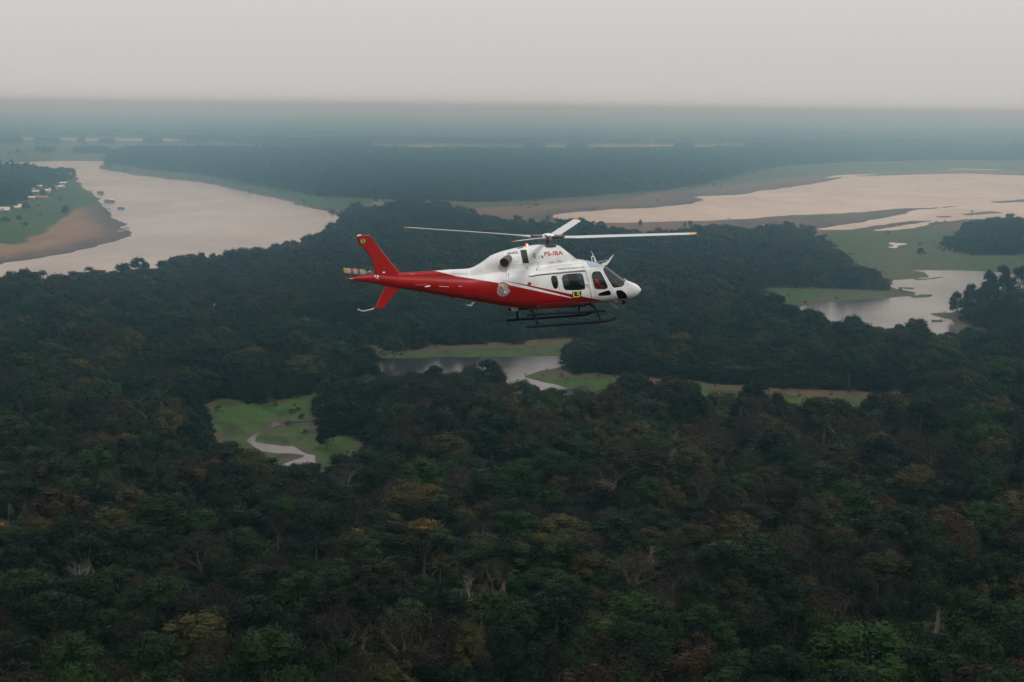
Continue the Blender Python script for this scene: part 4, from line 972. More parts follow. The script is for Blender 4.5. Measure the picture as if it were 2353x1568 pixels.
ex_ = S(2000, 1062, 0); vd = N(pt, 'ShaderNodeVectorMath', operation='SUBTRACT'); pt.links.new(ptc.outputs['Object'], vd.inputs[0]); vd.inputs[1].default_value = (ex_.x - .25, ex_.y, ex_.z)
vsc = N(pt, 'ShaderNodeVectorMath', operation='MULTIPLY'); pt.links.new(vd.outputs[0], vsc.inputs[0]); vsc.inputs[1].default_value = (1.1, 1.0, 3.2)
vl = N(pt, 'ShaderNodeVectorMath', operation='LENGTH'); pt.links.new(vsc.outputs[0], vl.inputs[0])
so = N(pt, 'ShaderNodeMapRange'); so.inputs[1].default_value = .1; so.inputs[2].default_value = 1.0; so.inputs[3].default_value = .72; so.inputs[4].default_value = 1.0; pt.links.new(vl.outputs['Value'], so.inputs[0])
som = N(pt, 'ShaderNodeMath', operation='MULTIPLY'); pt.links.new(so.outputs[0], som.inputs[0]); pt.links.new(pr.outputs[0], som.inputs[1])
pv_ = N(pt, 'ShaderNodeVectorMath', operation='SCALE'); pt.links.new(pm.outputs[2], pv_.inputs[0]); pt.links.new(som.outputs[0], pv_.inputs['Scale'])
pt.links.new(pv_.outputs[0], pb.inputs['Base Color']); pb.inputs['Roughness'].default_value = .42; pb.inputs['Specular IOR Level'].default_value = .2; pb.inputs['Coat Weight'].default_value = .05; pb.inputs['Coat Roughness'].default_value = .2

def booleans(base, mats, ops):
    """base mesh with (operation, mesh) applied in turn"""
    o = bpy.data.objects.new('tmp', base); COL.objects.link(o); tmp = []
    for op, me_ in ops:
        q = bpy.data.objects.new('tmpc', me_); COL.objects.link(q); tmp.append(q)
        md = o.modifiers.new('b', 'BOOLEAN'); md.operation = op; md.object = q; md.solver = 'EXACT'
        try: md.material_mode = 'TRANSFER'
        except Exception: pass
    dg = bpy.context.evaluated_depsgraph_get(); dg.update()
    me_ = bpy.data.meshes.new_from_object(o.evaluated_get(dg))
    for q in tmp + [o]: bpy.data.objects.remove(q)
    me_.polygons.foreach_set('use_smooth', [True] * len(me_.polygons)); me_.set_sharp_from_angle(angle=RAD(35))
    return me_
def prism_xz(px_poly, y0, y1, m, grow=0.0, flat_y=None):
    pts = [(S(*p, 0) if flat_y is None else L(*p, flat_y)) for p in px_poly]; q = [(v.x, v.z) for v in pts]
    if grow:
        cxx = sum(p[0] for p in q) / len(q); czz = sum(p[1] for p in q) / len(q); nq = []
        for p in q:
            d_ = math.hypot(p[0] - cxx, p[1] - czz) or 1; nq.append((p[0] + (p[0] - cxx) / d_ * grow, p[1] + (p[1] - czz) / d_ * grow))
        q = nq
    return Geo().prism(q, lambda p, t_: (p[0], t_, p[1]), y0, y1).mesh('cut', m)
def mirror_y(y0, y1): return (-y1, -y0)
SIDE = (-1.4, -.25)
win_pilot = chaikin(zB((690,790),(720,745),(850,735),(890,765),(1000,985),(1050,1090),(1020,1140),(800,1142),(745,1115),(712,960),(684,840)), 1)
win_door = chaikin(z2((893,835),(920,798),(1130,780),(1165,798),(1182,875),(1203,965),(1190,997),(952,1005),(922,982),(905,900)), 1)
win_rear = chaikin(z2((748,850),(760,820),(790,813),(820,828),(836,900),(836,965),(815,987),(788,977),(768,930)), 1)
win_low = chaikin(zB((825,1272),(850,1240),(1060,1175),(1095,1183),(1128,1250),(1120,1277),(1060,1288),(890,1300),(840,1292)), 1)
win_chin = chaikin(zB((1243,1205),(1265,1175),(1340,1170),(1400,1188),(1460,1238),(1492,1300),(1504,1372),(1440,1390),(1330,1417),(1308,1400),(1270,1290)), 1)
ws_side = zB((938,690),(960,640),(1100,640),(1420,820),(1470,905),(1438,985),(1425,1050),(1380,1088),(1210,1117),(1168,1095),(1060,925),(980,785))
# windscreen corners beyond the silhouette are placed on the centre plane
def ws_pts():
    out = []
    for k_, p in enumerate(ws_side):
        out.append(L(p[0], p[1], 0) if k_ in (2, 3, 4) else S(p[0], p[1], 0))
    return out
wsq = [(v.x, v.z) for v in ws_pts()]; wsq[2] = (wsq[2][0], wsq[2][1] + .25); wsq[3] = (wsq[3][0] + .1, wsq[3][1] + .25)
def ws_prism(y0, y1): return Geo().prism(wsq, lambda p, t_: (p[0], t_, p[1]), y0, y1).mesh('cut', SEAL)
door_poly = z2((820,799),(1205,759),(1225,830),(1252,950),(1282,1118),(1284,1142),(892,1167),(876,1060),(850,930))
cav_x = np.linspace(xat(2075), xat(2520), 46)
cavity = loft([body_ring(x, .045) for x in cav_x]).mesh('cav', DARK)
bm_ = body.mesh('fuselage', PM)
ops = [('DIFFERENCE', cavity)]
for wpoly in (win_pilot, win_rear, win_low, win_chin):
    ops.append(('DIFFERENCE', prism_xz(wpoly, -1.4, 1.4, SEAL)))
ops += [('DIFFERENCE', ws_prism(-1.2, -.035)), ('DIFFERENCE', ws_prism(.035, 1.2)), ('DIFFERENCE', prism_xz(door_poly, -1.4, -.35, SEAL, .012)), ('DIFFERENCE', prism_xz(door_poly, .35, 1.4, SEAL, .012))]
fus = bpy.data.objects.new('fuselage', booleans(bm_, None, ops)); COL.objects.link(fus); fus.parent = heli
# sliding doors
for sgn, (ya, yb) in (('near', (-1.4, -.35)), ('far', (.35, 1.4))):
    d0 = loft([body_ring(x) for x in xs_]).mesh('door', PM)
    dm = booleans(d0, None, [('DIFFERENCE', loft([body_ring(x, .045) for x in cav_x]).mesh('cav', DARK)), ('INTERSECT', prism_xz(door_poly, ya, yb, SEAL)), ('DIFFERENCE', prism_xz(win_door, -1.5, 1.5, SEAL))])
    door = bpy.data.objects.new('sliding_door', dm); COL.objects.link(door); door.parent = heli
    outer = loft([body_ring(x, .016) for x in xs_[30:]]).mesh('g', GLASS)
    gm_ = booleans(outer, None, [('DIFFERENCE', loft([body_ring(x, .022) for x in np.linspace(xat(1990), xat(2555), 60)]).mesh('g', GLASS)), ('INTERSECT', prism_xz(win_door, ya, yb, GLASS))])
    gp = bpy.data.objects.new('window_pane', gm_); COL.objects.link(gp); gp.parent = door
    if sgn == 'near': near_door = door
def pane(name, prisms, m):
    outer = loft([body_ring(x, .010) for x in xs_[30:]]).mesh('g', m)
    for pr_ in prisms:
        g_ = booleans(outer.copy(), None, [('DIFFERENCE', loft([body_ring(x, .016) for x in np.linspace(xat(1990), xat(2558), 64)]).mesh('g', m)), ('INTERSECT', pr_)])
        o_ = bpy.data.objects.new(name, g_); COL.objects.link(o_); o_.parent = heli
for (ya, yb) in ((-1.4, -.1), (.1, 1.4)):
    pane('side_window', [prism_xz(win_pilot, ya, yb, GLASS)], GLASS)
    pane('rear_window', [prism_xz(win_rear, ya, yb, GLASSD)], GLASSD)
    pane('lower_window', [prism_xz(win_low, ya, yb, GLASSD)], GLASSD)
    pane('chin_window', [prism_xz(win_chin, ya, yb, GLASSD)], GLASSD)
pane('windscreen', [ws_prism(-1.2, -.035), ws_prism(.035, 1.2)], GLASSW)
# black seals round the windows
def ringpatch(poly, k=1.07, m=SEAL, parent=None, grow=1.3):
    poly = dens(poly, 3); n = len(poly); v = []
    for i, p in enumerate(poly):
        a, b = poly[i - 1], poly[(i + 1) % n]; tx, ty = b[0] - a[0], b[1] - a[1]; l_ = math.hypot(tx, ty) or 1; nx_, ny_ = ty / l_, -tx / l_
        v += [tuple(S(p[0], p[1], .004)), tuple(S(p[0] + nx_ * grow, p[1] + ny_ * grow, .007))]
    f = [(2 * i, 2 * i + 1, (2 * i + 3) % (2 * n), (2 * i + 2) % (2 * n)) for i in range(n)]
    return Geo().add(v, f).build('window_seal', m, parent or heli)
ringpatch(win_pilot); ringpatch(win_door, parent=near_door); ringpatch(win_rear); ringpatch(win_low, grow=.8); ringpatch(win_chin, grow=.8)
cw = cowl.build('engine_cowling', PM, heli, 40)
# panels, vents, doors' trim
patch('intake_grille', z5((470,835),(620,825),(680,1140),(530,1150)), SEAL, .012)
for a_, b_ in (((468,833),(532,1152)), ((532,1152),(682,1142))): seam('intake_frame', z5(a_, b_), WHITE, .010, .012)
patch('roof_window', chaikin(zB((545,500),(700,512),(900,572),(945,600),(870,625),(760,642),(650,640),(590,590)), 1), SKYL, .010)
patch('louvre', z5((598,1226),(664,1226),(664,1240),(598,1240)), GREYD, .01); patch('louvre', z5((606,1256),(668,1256),(668,1276),(606,1276)), GREYD, .01)
patch('vent_slot', z5((850,1262),(866,1262),(872,1322),(858,1322)), DMETAL, .01); patch('vent_slot', z2((172,786),(182,786),(184,822),(176,822)), DMETAL, .01)
patch('access_panel', z5((770,940),(800,895),(832,895),(848,1022),(800,1030),(772,1000)), GREYD, .01)
patch('inspection_window', z5((962,960),(1005,955),(1022,1020),(985,1026)), flat('dull_glass', (.10, .13, .14), .2), .01)
patch('vent_slot', z5((905,965),(925,962),(932,1030),(915,1035)), GREYD, .01)
patch('vent_scoop', chaikin(z5((1170,1112),(1280,1098),(1270,1120),(1170,1130)), 1), GREYD, .012)
patch('vent_scoop', chaikin(z5((1320,1085),(1460,1078),(1450,1098),(1340,1104)), 1), GREYD, .012)
patch('roof_intake', z5((400,788),(520,768),(560,775),(430,800)), SEAL, .012)
patch('fuel_cap', chaikin(z2((436,905),(458,895),(482,905),(485,925),(470,945),(445,942),(434,925)), 1), LRED, .01)
patch('fuel_cap', chaikin(z2((448,915),(458,908),(470,914),(472,925),(464,934),(450,930)), 1), DMETAL, .014)
LINE = flat('panel_seam', (.25, .25, .26), .7)
for pl in (z5((60,1220),(520,1165),(890,1118),(900,1300)), z5((440,985),(440,1105)), z5((300,1110),(440,1105)), z5((60,920),(75,1020)), z5((910,1310),(1220,1215),(1640,1170),(1990,1130)), z2((150,700),(150,860)), z2((575,640),(580,740)),
           z1((1585,790),(1585,860)), z1((1390,835),(1585,835)), zB((620,720),(700,695),(870,660),(925,760),(1150,1150),(1175,1290),(1110,1330),(860,1355),(755,1290),(640,760)), zB((1440,1030),(1490,1022),(1525,1040),(1510,1065),(1470,1060))):
    seam('panel_seam', pl, LINE, .004, .002, n=4)
seam('door_rail', z2((455,811),(600,787),(800,767),(1000,747),(1190,731),(1222,741),(1236,775)), WHITE, .042, .0, n=8)
seam('door_pillar', z2((1236,775),(1262,900),(1290,1040),(1302,1112)), WHITE, .034, -.006, n=8)
seam('rail_dark_line', z2((460,826),(600,806),(800,786),(1000,767),(1200,750)), SEAL, .011, .004)  # thin black line along the underside of the door rail
seam('belly_sill', z2((640,1192),(860,1172),(1100,1158),(1300,1142)), REDP, .010, -.003)
Geo().tube([S(*p, .03) for p in z2((1208,918),(1246,924))], .022, 6).build('door_handle', WHITE, near_door)
seam('door_latch', z2((1235,950),(1240,972),(1222,970)), DMETAL, .008, .01, parent=near_door)
# lettering and marks
txt('PS-IBA', z5((1052,968))[0], z5((1488,937))[0], 16.5, LRED, 'registration_lettering', bold=.012, upx=(-.24, -.97))
txt('HELISUL', z5((170,937))[0], z5((430,905))[0], 8.2, LDARK, 'operator_lettering', bold=.015)
txt('TRANSPORTE PÚBLICO / SAE', z2((830,740))[0], z2((1192,711))[0], 6.2, LDARK, 'service_lettering', bold=.0)
patch('number_plate', z2((1030,1026),(1152,1020),(1147,1105),(1028,1109)), SEAL, .012)
txt('L5', z2((1042,1098))[0], z2((1136,1094))[0], 19.5, LYEL, 'number_lettering', .018, bold=.02)
EC, ER = (2012.0, 1159.0), 29.5
circ = lambda r, n=36, c=EC: [(c[0] + r * math.cos(6.2832 * k / n), c[1] + r * math.sin(6.2832 * k / n)) for k in range(n)]
ring = patch('emblem', circ(ER), REDP, .008)
patch('emblem_disc', circ(21.5), flat('emblem_white', (.55, .55, .55), .5), .012, ring)
patch('emblem_disc', circ(19.5), flat('emblem_blue_grey', (.12, .17, .20), .5), .015, ring)
patch('emblem_shape', chaikin([(2013,1141),(2024,1149),(2034,1156),(2043,1166),(2036,1169),(2022,1165),(2010,1158)], 1), flat('emblem_grey', (.30, .33, .36), .5), .019, ring)
patch('emblem_shape', chaikin([(2003,1146),(2008,1139),(2016,1141),(2017,1149),(2008,1151)], 1), YEL, .022, ring)
patch('emblem_shape', chaikin([(1999,1158),(2008,1157),(2016,1172),(2006,1171)], 1), flat('emblem_orange', (.55, .18, .03), .5), .02, ring)
patch('emblem_shape', chaikin([(2018,1163),(2027,1166),(2024,1174),(2014,1172)], 1), LWHITE, .021, ring)
def arc_text(s, a0, a1, rr, inward=False):
    for k, ch in enumerate(s):
        a = RAD(a0 + (a1 - a0) * k / (len(s) - 1)); c_, s_ = math.cos(a), math.sin(a); w_ = 4.6
        tx, ty = (-s_, c_) if not inward else (s_, -c_)
        bx_, by_ = EC[0] + rr * c_, EC[1] + rr * s_
        txt(ch, (bx_ - tx * w_ / 2, by_ - ty * w_ / 2), (bx_ + tx * w_ / 2, by_ + ty * w_ / 2), 5.6, LWHITE, 'emblem_letter', .014, parent=ring)
arc_text('IBAMA', -128, -52, 22.2)
arc_text('PREVFOGO', 150, 30, 28.0, True)

# fins
def fin(name, poly, y, th, m):
    q = [L(p[0], p[1], y) for p in poly]; n = len(q); cxx = sum(v.x for v in q) / n; czz = sum(v.z for v in q) / n
    G_ = Geo(); v = []
    for s_, k_ in ((-1, 0), (-1, 1), (1, 1), (1, 0)):
        for p in q:
            kk = 1 - (.10 if k_ else 0)
            v.append((cxx + (p.x - cxx) * kk, y + s_ * (th / 2 if k_ else .006), czz + (p.z - czz) * (1 - (.04 if k_ else 0))))
    f = [(i * n + j, i * n + (j + 1) % n, (i + 1) * n + (j + 1) % n, (i + 1) * n + j) for i in range(3) for j in range(n)] + [(3 * n + j, 3 * n + (j + 1) % n, (j + 1) % n, j) for j in range(n)]
    # flat cheeks
    f += [tuple(range(n, 2 * n)), tuple(reversed(range(2 * n, 3 * n)))]
    return G_.add(v, f).build(name, m, heli, 30)
finp = z1((155,350),(185,333),(315,329),(520,580),(720,822),(740,880),(395,880),(392,800),(382,735),(330,620),(262,515),(232,482),(187,466),(157,380))
tf = fin('tail_fin', finp, 0, .13, REDP)
vf = fin('ventral_fin', z1((545,960),(720,985),(708,1040),(600,1160),(492,1282),(474,1293),(386,1288),(440,1170),(528,1000)), 0, .09, REDP)
BV.append(BVHTree.FromPolygons([v.co.copy() for v in tf.data.vertices], [tuple(p.vertices) for p in tf.data.polygons]))
fl = patch('flag', z1((192,380),(271,377),(272,436),(197,438)), flat('flag_green', (.01, .16, .04), .6), .01)
patch('flag_diamond', z1((200,408),(232,384),(264,405),(234,431)), flat('flag_yellow', (.62, .55, .03), .6), .014, fl)
patch('flag_disc', [(1451.3 + 4.2 * math.cos(k * .5236), 964.2 + 4.2 * math.sin(k * .5236)) for k in range(12)], flat('flag_blue', (.01, .03, .12), .6), .018, fl)
patch('data_plate', z1((490,808),(524,808),(524,824),(490,826)), LWHITE, .012)
patch('data_plate', z1((840,836),(920,832),(920,842),(840,848)), flat('faded_red_print', (.45, .12, .11), .6), .012)
patch('tail_vent', z1((385,858),(436,856),(438,908),(400,900)), METAL, .012); patch('tail_vent', z1((395,862),(420,862),(424,880),(402,888)), SEAL, .018)
patch('print_line', z1((60,898),(106,901),(106,904),(60,902)), LWHITE, .012); patch('print_line', z1((1230,995),(1355,1003),(1355,1008),(1230,999)), LWHITE, .012); patch('print_line', z1((1480,995),(1530,996),(1530,1000),(1480,999)), LWHITE, .012)
Geo().tube([L(*p) for p in z1((160,342),(185,332),(210,333))], .03, 6).build('tail_light', LWHITE, heli)
pts_ = [L(*p) for p in z1((386,1287),(345,1300),(318,1306),(290,1312),(258,1320),(228,1325),(198,1312),(168,1296))]
for k in range(len(pts_) - 1):
    a, b = pts_[k], pts_[k + 1]
    Geo().tube([a, a.lerp(b, .35)], .017, 6).build('tail_guard', REDP, heli)
    Geo().tube([a.lerp(b, .35), b], .017, 6).build('tail_guard', LWHITE, heli)
# stabilisers
for sg in (-1, 1):
    G_ = Geo(); le0 = L(1712, 1139, -.3); te0 = L(1660, 1139, -.3); le1 = L(1722, 1145, -.82); te1 = L(1662, 1143, -.82); v = []
    for le, te, y in ((le0, te0, -.22), (le1, te1, -.82)):
        le = Vector((le.x, 0, le.z)); te = Vector((te.x, 0, te.z)); dn = Vector((0, 0, 1))
        for q, h in ((0, 0), (.15, .035), (.5, .035), (1, .004), (.5, -.03), (.15, -.03)):
            p = le.lerp(te, q) + dn * h; v.append((p.x, y * (-sg), p.z))
    G_.add(v, [(i, (i + 1) % 6, 6 + (i + 1) % 6, 6 + i) for i in range(6)] + [tuple(range(6))[::-1], tuple(range(6, 12))])
    st = G_.build('stabiliser', REDP, heli, 40)
    p_ = le1.lerp(te1, .12); Geo().tube([(p_.x + .05, sg * .83, p_.z), (p_.x - .14, sg * .83, p_.z - .02)], .022, 6).build('navigation_light', LWHITE, st)
# exhausts
for sg in (-1, 1):
    a, b, c_ = L(2034, 1036, -.30), L(2027, 1041, -.50), L(2017, 1051, -.66)
    P3 = [Vector((p.x, p.y * -sg, p.z)) for p in (a, b, c_)]
    ex = Geo().tube(P3, [.15, .165, .17], 20, caps=False).build('exhaust_pipe', EXH, heli, 50)
    dd_ = (P3[2] - P3[1]).normalized()
    Geo().tube([P3[2] - dd_ * .01, P3[1] + dd_ * .02], [.163, .14], 20).build('exhaust_bore', SEAL, ex, 50)
    Geo().tube([P3[2] - dd_ * .012, P3[2] + dd_ * .004], [.175, .175], 20, caps=False).build('exhaust_lip', EXH, ex, 50)
# beacon
bc = L(*z5((632, 745))[0], 0); bb_ = Geo().tube([bc, bc + Vector((0, 0, .03))], .06, 10).build('beacon_base', DMETAL, heli)
bl = Geo().tube([bc + Vector((0, 0, .03)), bc + Vector((0, 0, .085)), bc + Vector((0, 0, .10))], [.05, .045, .02], 10).build('beacon_lamp', emit('red_beacon', (1, .03, .01), 6), heli, 50)
Geo().tube([bc + Vector((0, -.03, .045)), bc + Vector((0, -.058, .045))], .022, 8).build('beacon_flash', emit('beacon_core', (1, .55, .12), 8), bl)
# skid gear: near side measured, far side mirrored
YS = 1.12
def mir(p, sg): return (p.x, p.y * -sg, p.z)
for sg in (-1, 1):
    sk = [L(*p, -YS) for p in z8((640,560),(1000,534),(1400,505),(1900,470),(1990,462),(2050,455),(2130,430),(2200,397))]
    Geo().tube([mir(p, sg) for p in sk], [.042] + [.05] * 6 + [.042], 10).build('skid', BLACK, heli, 50)
    st = [L(*p, -YS + .12) for p in z8((638,352),(1300,316),(2012,280))]
    Geo().tube([mir(p, sg) for p in st], .042, 8).build('step_bar', BLACK, heli, 50)
    for nm, pl in (('rear', [((640, 205), -.30), ((700,232), -.52), ((760,310), -.85), ((800,430), -1.03), ((840,520), -1.12)]), ('front', [((1650,150), -.25), ((1740,160), -.45), ((1810,205), -.66), ((1862,270), -.88), ((1900,370), -1.03), ((1932,450), -1.12)])):
        Geo().tube([mir(L(*z8(q)[0], y), sg) for q, y in pl], [.05, .048, .045, .042, .04, .04][:len(pl)], 8).build('skid_strut', BLACK, heli, 50)
    for q in ((930, 505), (1120, 490)): p = L(*z8(q)[0], -YS); Geo().box(mir(p, sg), (.03, .02, .06)).build('skid_lug', BLACK, heli)
for q0, q1 in (((640, 200), 0), ((1700, 150), 0)):
    p = L(*z8(q0)[0], -.4); Geo().tube([(p.x, -.42, p.z + .02), (p.x, .42, p.z + .02)], .045, 8).build('cross_tube', BLACK, heli)
p = L(*z8((430, 255))[0], .2); Geo().box(tuple(p), (.18, .25, .10)).build('belly_box', flat('cream_box', (.45, .42, .33), .6), heli)
p = L(*z8((980, 238))[0], -.1); Geo().box((p.x, 0, p.z), (.85, .7, .07)).build('cargo_pan', flat('dull_olive_pan', (.16, .14, .08), .7), heli)
# rotor
def wdir(azdeg, updeg):
    a, u_ = RAD(azdeg), RAD(updeg); return (HI.to_3x3() @ Vector((math.cos(a) * math.cos(u_), math.sin(a) * math.cos(u_), math.sin(u_)))).normalized()
HC = L(2192, 950, 0)
rotor_dirs = [(-12.6, 3.0), (77.4, 3.9), (167.4, 2.4), (257.4, 2.1)]
for az, upd in rotor_dirs:
    d = wdir(az, upd); ch = (HI.to_3x3() @ Vector((-math.sin(RAD(az)), math.cos(RAD(az)), 0))).normalized()   # leading edge direction, turning counter-clockwise
    nn = d.cross(ch).normalized(); ch = nn.cross(d).normalized()
    pit0, pit1 = RAD(12), RAD(7)
    def ringb(r, c, th, pit):
        cc = ch * math.cos(pit) + nn * math.sin(pit); tn = nn * math.cos(pit) - ch * math.sin(pit); o_ = HC + d * r + nn * (-.012 * (r - 2.5) ** 2 * .3 if r < 2.5 else 0)
        return [tuple(o_ + cc * (x * c) + tn * (z * th)) for x, z in ((.30, 0), (.24, .5), (.05, .62), (-.3, .35), (-.70, .02), (-.70, -.02), (-.3, -.28), (.05, -.45), (.24, -.4))]
    rr = [(.62, .16, .09), (.9, .24, .06), (1.15, .33, .042), (2.0, .335, .040), (3.2, .335, .038), (4.4, .335, .036), (5.18, .33, .034)]
    BLADE = bpy.data.materials.get('pale_grey_blade_paint') or flat('pale_grey_blade_paint', (.56, .56, .55), .45)
    bl_ = loft([ringb(r, c, th, pit0 + (pit1 - pit0) * r / 5.4) for r, c, th in rr]).build('rotor_blade', BLADE, heli, 50)
    loft([ringb(r, c, th, pit1) for r, c, th in ((5.18, .331, .036), (5.33, .30, .032), (5.42, .15, .02))]).build('blade_tip', YEL, bl_, 50)
    g1 = Geo().tube([HC + d * .10, HC + d * .40, HC + d * .66], [.085, .075, .05], 8, sq=(1, .7)).build('blade_grip', DMETAL, heli, 40)
    Geo().tube([HC + d * .22 + ch * .12 + nn * .05, HC + d * .52 + ch * .13 + nn * .04], .035, 8).build('lead_lag_damper', METAL, heli, 50)
    Geo().tube([HC + d * .30 + ch * .13 - nn * .02, HC + d * .27 + ch * .10 - nn * .33], .013, 6).build('pitch_link', METAL, heli)
    for r_ in (.28, .55): Geo().tube([HC + d * r_ - nn * .10, HC + d * r_ + nn * .10], .026, 8).build('hub_bolt', METAL, heli)
hz_ = Vector((0, 0, 1)); ct = L(2188, 982, 0)
Geo().tube([Vector((HC.x, 0, ct.z - .08)), Vector((HC.x, 0, HC.z - .12)), HC + hz_ * .02], [.10, .075, .06], 14).build('rotor_mast', flat('maroon_mast', (.10, .02, .02), .5), heli, 50)
Geo().tube([Vector((HC.x, 0, HC.z - .30)), Vector((HC.x, 0, HC.z - .25))], [.20, .17], 18).build('swashplate', DMETAL, heli, 40)
Geo().tube([HC - hz_ * .07, HC + hz_ * .05], [.20, .18], 12).build('rotor_hub', METAL, heli, 30)
Geo().tube([HC + hz_ * .05, HC + hz_ * .10, HC + hz_ * .135, HC + hz_ * .15], [.235, .20, .12, .02], 24).build('hub_cap', WHITE, heli, 60)
Geo().tube([Vector((HC.x - .02, 0, ct.z - .04)), Vector((HC.x - .02, 0, ct.z + .012))], [.36, .30], 24).build('mast_fairing_ring', DMETAL, heli, 40)
for a in (.6, 2.4, 3.9, 5.3): Geo().tube([Vector((HC.x + .26 * math.cos(a), .26 * math.sin(a), ct.z - .02)), Vector((HC.x + .19 * math.cos(a), .19 * math.sin(a), HC.z - .26))], .012, 5).build('control_rod', DMETAL, heli)
# tail rotor on the far side
TR = L(1481, 1091, .30)
Geo().tube([(TR.x, .05, TR.z), (TR.x, .36, TR.z)], [.09, .07], 12).build('tail_rotor_gearbox', METAL, heli, 40)
for sg in (-1, 1):
    prev = None
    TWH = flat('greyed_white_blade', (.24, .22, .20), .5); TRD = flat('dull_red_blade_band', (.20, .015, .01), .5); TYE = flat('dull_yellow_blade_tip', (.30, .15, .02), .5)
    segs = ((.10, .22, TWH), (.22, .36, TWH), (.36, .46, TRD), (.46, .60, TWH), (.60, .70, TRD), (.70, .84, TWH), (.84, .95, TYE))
    root = None
    for r0_, r1_, m_ in segs:
        c0_ = .07 if r0_ < .2 else .18; c1_ = .18
        v = []
        for r_, c_ in ((r0_, c0_), (r1_, c1_)):
            for zz_, yy_ in ((-.5, 0), (-.2, .016), (.3, .014), (.5, 0), (.3, -.010), (-.2, -.012)):
                v.append((TR.x + sg * r_, .34 + yy_ + zz_ * c_ * .35, TR.z + zz_ * c_ - sg * r_ * .14))
        o_ = Geo().add(v, [(i, (i + 1) % 6, 6 + (i + 1) % 6, 6 + i) for i in range(6)] + [tuple(range(6))[::-1], tuple(range(6, 12))]).build('tail_rotor_blade' if root is None else 'blade_band', m_, root or heli)
        root = root or o_
# nose and roof fittings
fin('wire_cutter', zB((900,558),(960,535),(1020,518),(1060,478),(1190,345),(1088,520),(1030,582),(985,602),(930,590)), 0, .03, WHITE)
Geo().tube([L(*p) for p in zB((785,515),(1085,458))], .018, 6).build('cutter_strut', DMETAL, heli)
Geo().tube([L(*p) for p in zB((800,522),(1080,470))], .012, 6).build('cutter_strut', WHITE, heli)
Geo().tube([L(*p) for p in zB((770,512),(735,410),(665,250))], [.035, .02, .006], 6).build('whip_antenna', WHITE, heli)
Geo().tube([L(*p) for p in zB((690,500),(668,395),(700,386),(742,412),(775,510))], .016, 6).build('roof_mirror_frame', WHITE, heli)
Geo().box(tuple(L(*zB((518,458))[0])), (.05, .05, .07)).build('air_probe', DMETAL, heli)
fin('nose_blade', zB((1428,925),(1438,878),(1505,948),(1500,975),(1440,950)), 0, .02, flat('grey_blade', (.4, .4, .38), .5))
fin('lower_wire_cutter', z2((1490,1150),(1560,1168),(1612,1205),(1650,1252),(1590,1232),(1540,1190)), 0, .025, flat('pale_grey_blade', (.32, .31, .30), .5))
Geo().tube([L(*p, -.35) for p in zB((1210,1440),(1284,1413))], .035, 8).build('landing_light', LWHITE, heli)
Geo().tube([L(*p, -.1) for p in zB((1415,1385),(1420,1440),(1425,1465))], [.07, .05, .03], 8).build('camera_mount', BLACK, heli)
Geo().tube([L(*p, -.1) for p in zB((1385,1488),(1425,1465),(1480,1462))], .025, 6).build('camera_arm', BLACK, heli)
fin('belly_antenna', z1((1578,1238),(1640,1240),(1668,1205),(1700,1200),(1690,1214),(1655,1258),(1600,1254)), 0, .02, WHITE)
Geo().tube([L(*p, .2) for p in z1((875,1225),(968,1115))], .006, 5).build('wire_antenna', flat('grey_wire', (.3, .3, .3), .6), heli)
for p_, r_ in (((1400, 1140), .05), ((1165, 1098), .03), ((985, 1070), .03)):
    q = L(*z1(p_)[0], 0); Geo().tube([q + Vector((0, 0, .06)), q, q - Vector((0, 0, .06))], [r_ * 1.5, r_, r_ * .4], 8).build('belly_drain', REDP, heli)
# cabin
FL = L(2300, 1205, 0).z
Geo().box(((xat(2120) + xat(2490)) / 2, 0, FL), (xat(2490) - xat(2120), 1.3, .04)).build('cabin_floor', DARK, heli)
for y in (-.38, .38):
    sx = L(2370, 1150, y).x; sz = L(2370, 1178, y).z
    st = Geo().box((sx + .16, y, sz), (.48, .46, .12)).build('seat', DARK, heli)
    Geo().box((sx - .13, y, sz + .36), (.10, .44, .72)).build('seat_back', DARK, st)
q = L(2140, 1165, 0); be = Geo().box((q.x, 0, q.z), (.5, 1.3, .14)).build('bench_seat', DARK, heli); Geo().box((q.x - .22, 0, q.z + .38), (.1, 1.3, .7)).build('bench_back', DARK, be)
q = L(2462, 1143, 0); Geo().prism([(q.x - .22, q.z - .25), (q.x + .28, q.z - .25), (q.x + .25, q.z + .02), (q.x - .05, q.z + .13), (q.x - .22, q.z + .05)], lambda p, t_: (p[0], t_, p[1]), -.48, .48).build('instrument_panel', DARK, heli)
# pilot: one continuous body
hd = L(*zB((765, 808))[0], -.38)
def P3_(dx, dy, dz): return (hd.x + dx, hd.y + dy, hd.z + dz)
sp = [(P3_(-.03, 0, -.62), .15), (P3_(-.05, 0, -.40), .135), (P3_(-.03, 0, -.24), .13), (P3_(0, 0, -.13), .055), (P3_(.015, 0, -.02), .085), (P3_(.03, 0, .07), .075),
      (P3_(-.02, -.17, -.20), .07), (P3_(.06, -.20, -.40), .052), (P3_(.30, -.14, -.46), .042), (P3_(.38, -.10, -.45), .035),
      (P3_(-.02, .17, -.20), .07), (P3_(.06, .20, -.40), .052), (P3_(.30, .12, -.46), .042), (P3_(.38, .08, -.45), .035),
      (P3_(.12, -.11, -.62), .10), (P3_(.45, -.12, -.56), .075), (P3_(.55, -.12, -.92), .055), (P3_(.68, -.12, -.95), .04),
      (P3_(.12, .11, -.62), .10), (P3_(.45, .12, -.56), .075), (P3_(.55, .12, -.92), .055), (P3_(.68, .12, -.95), .04)]
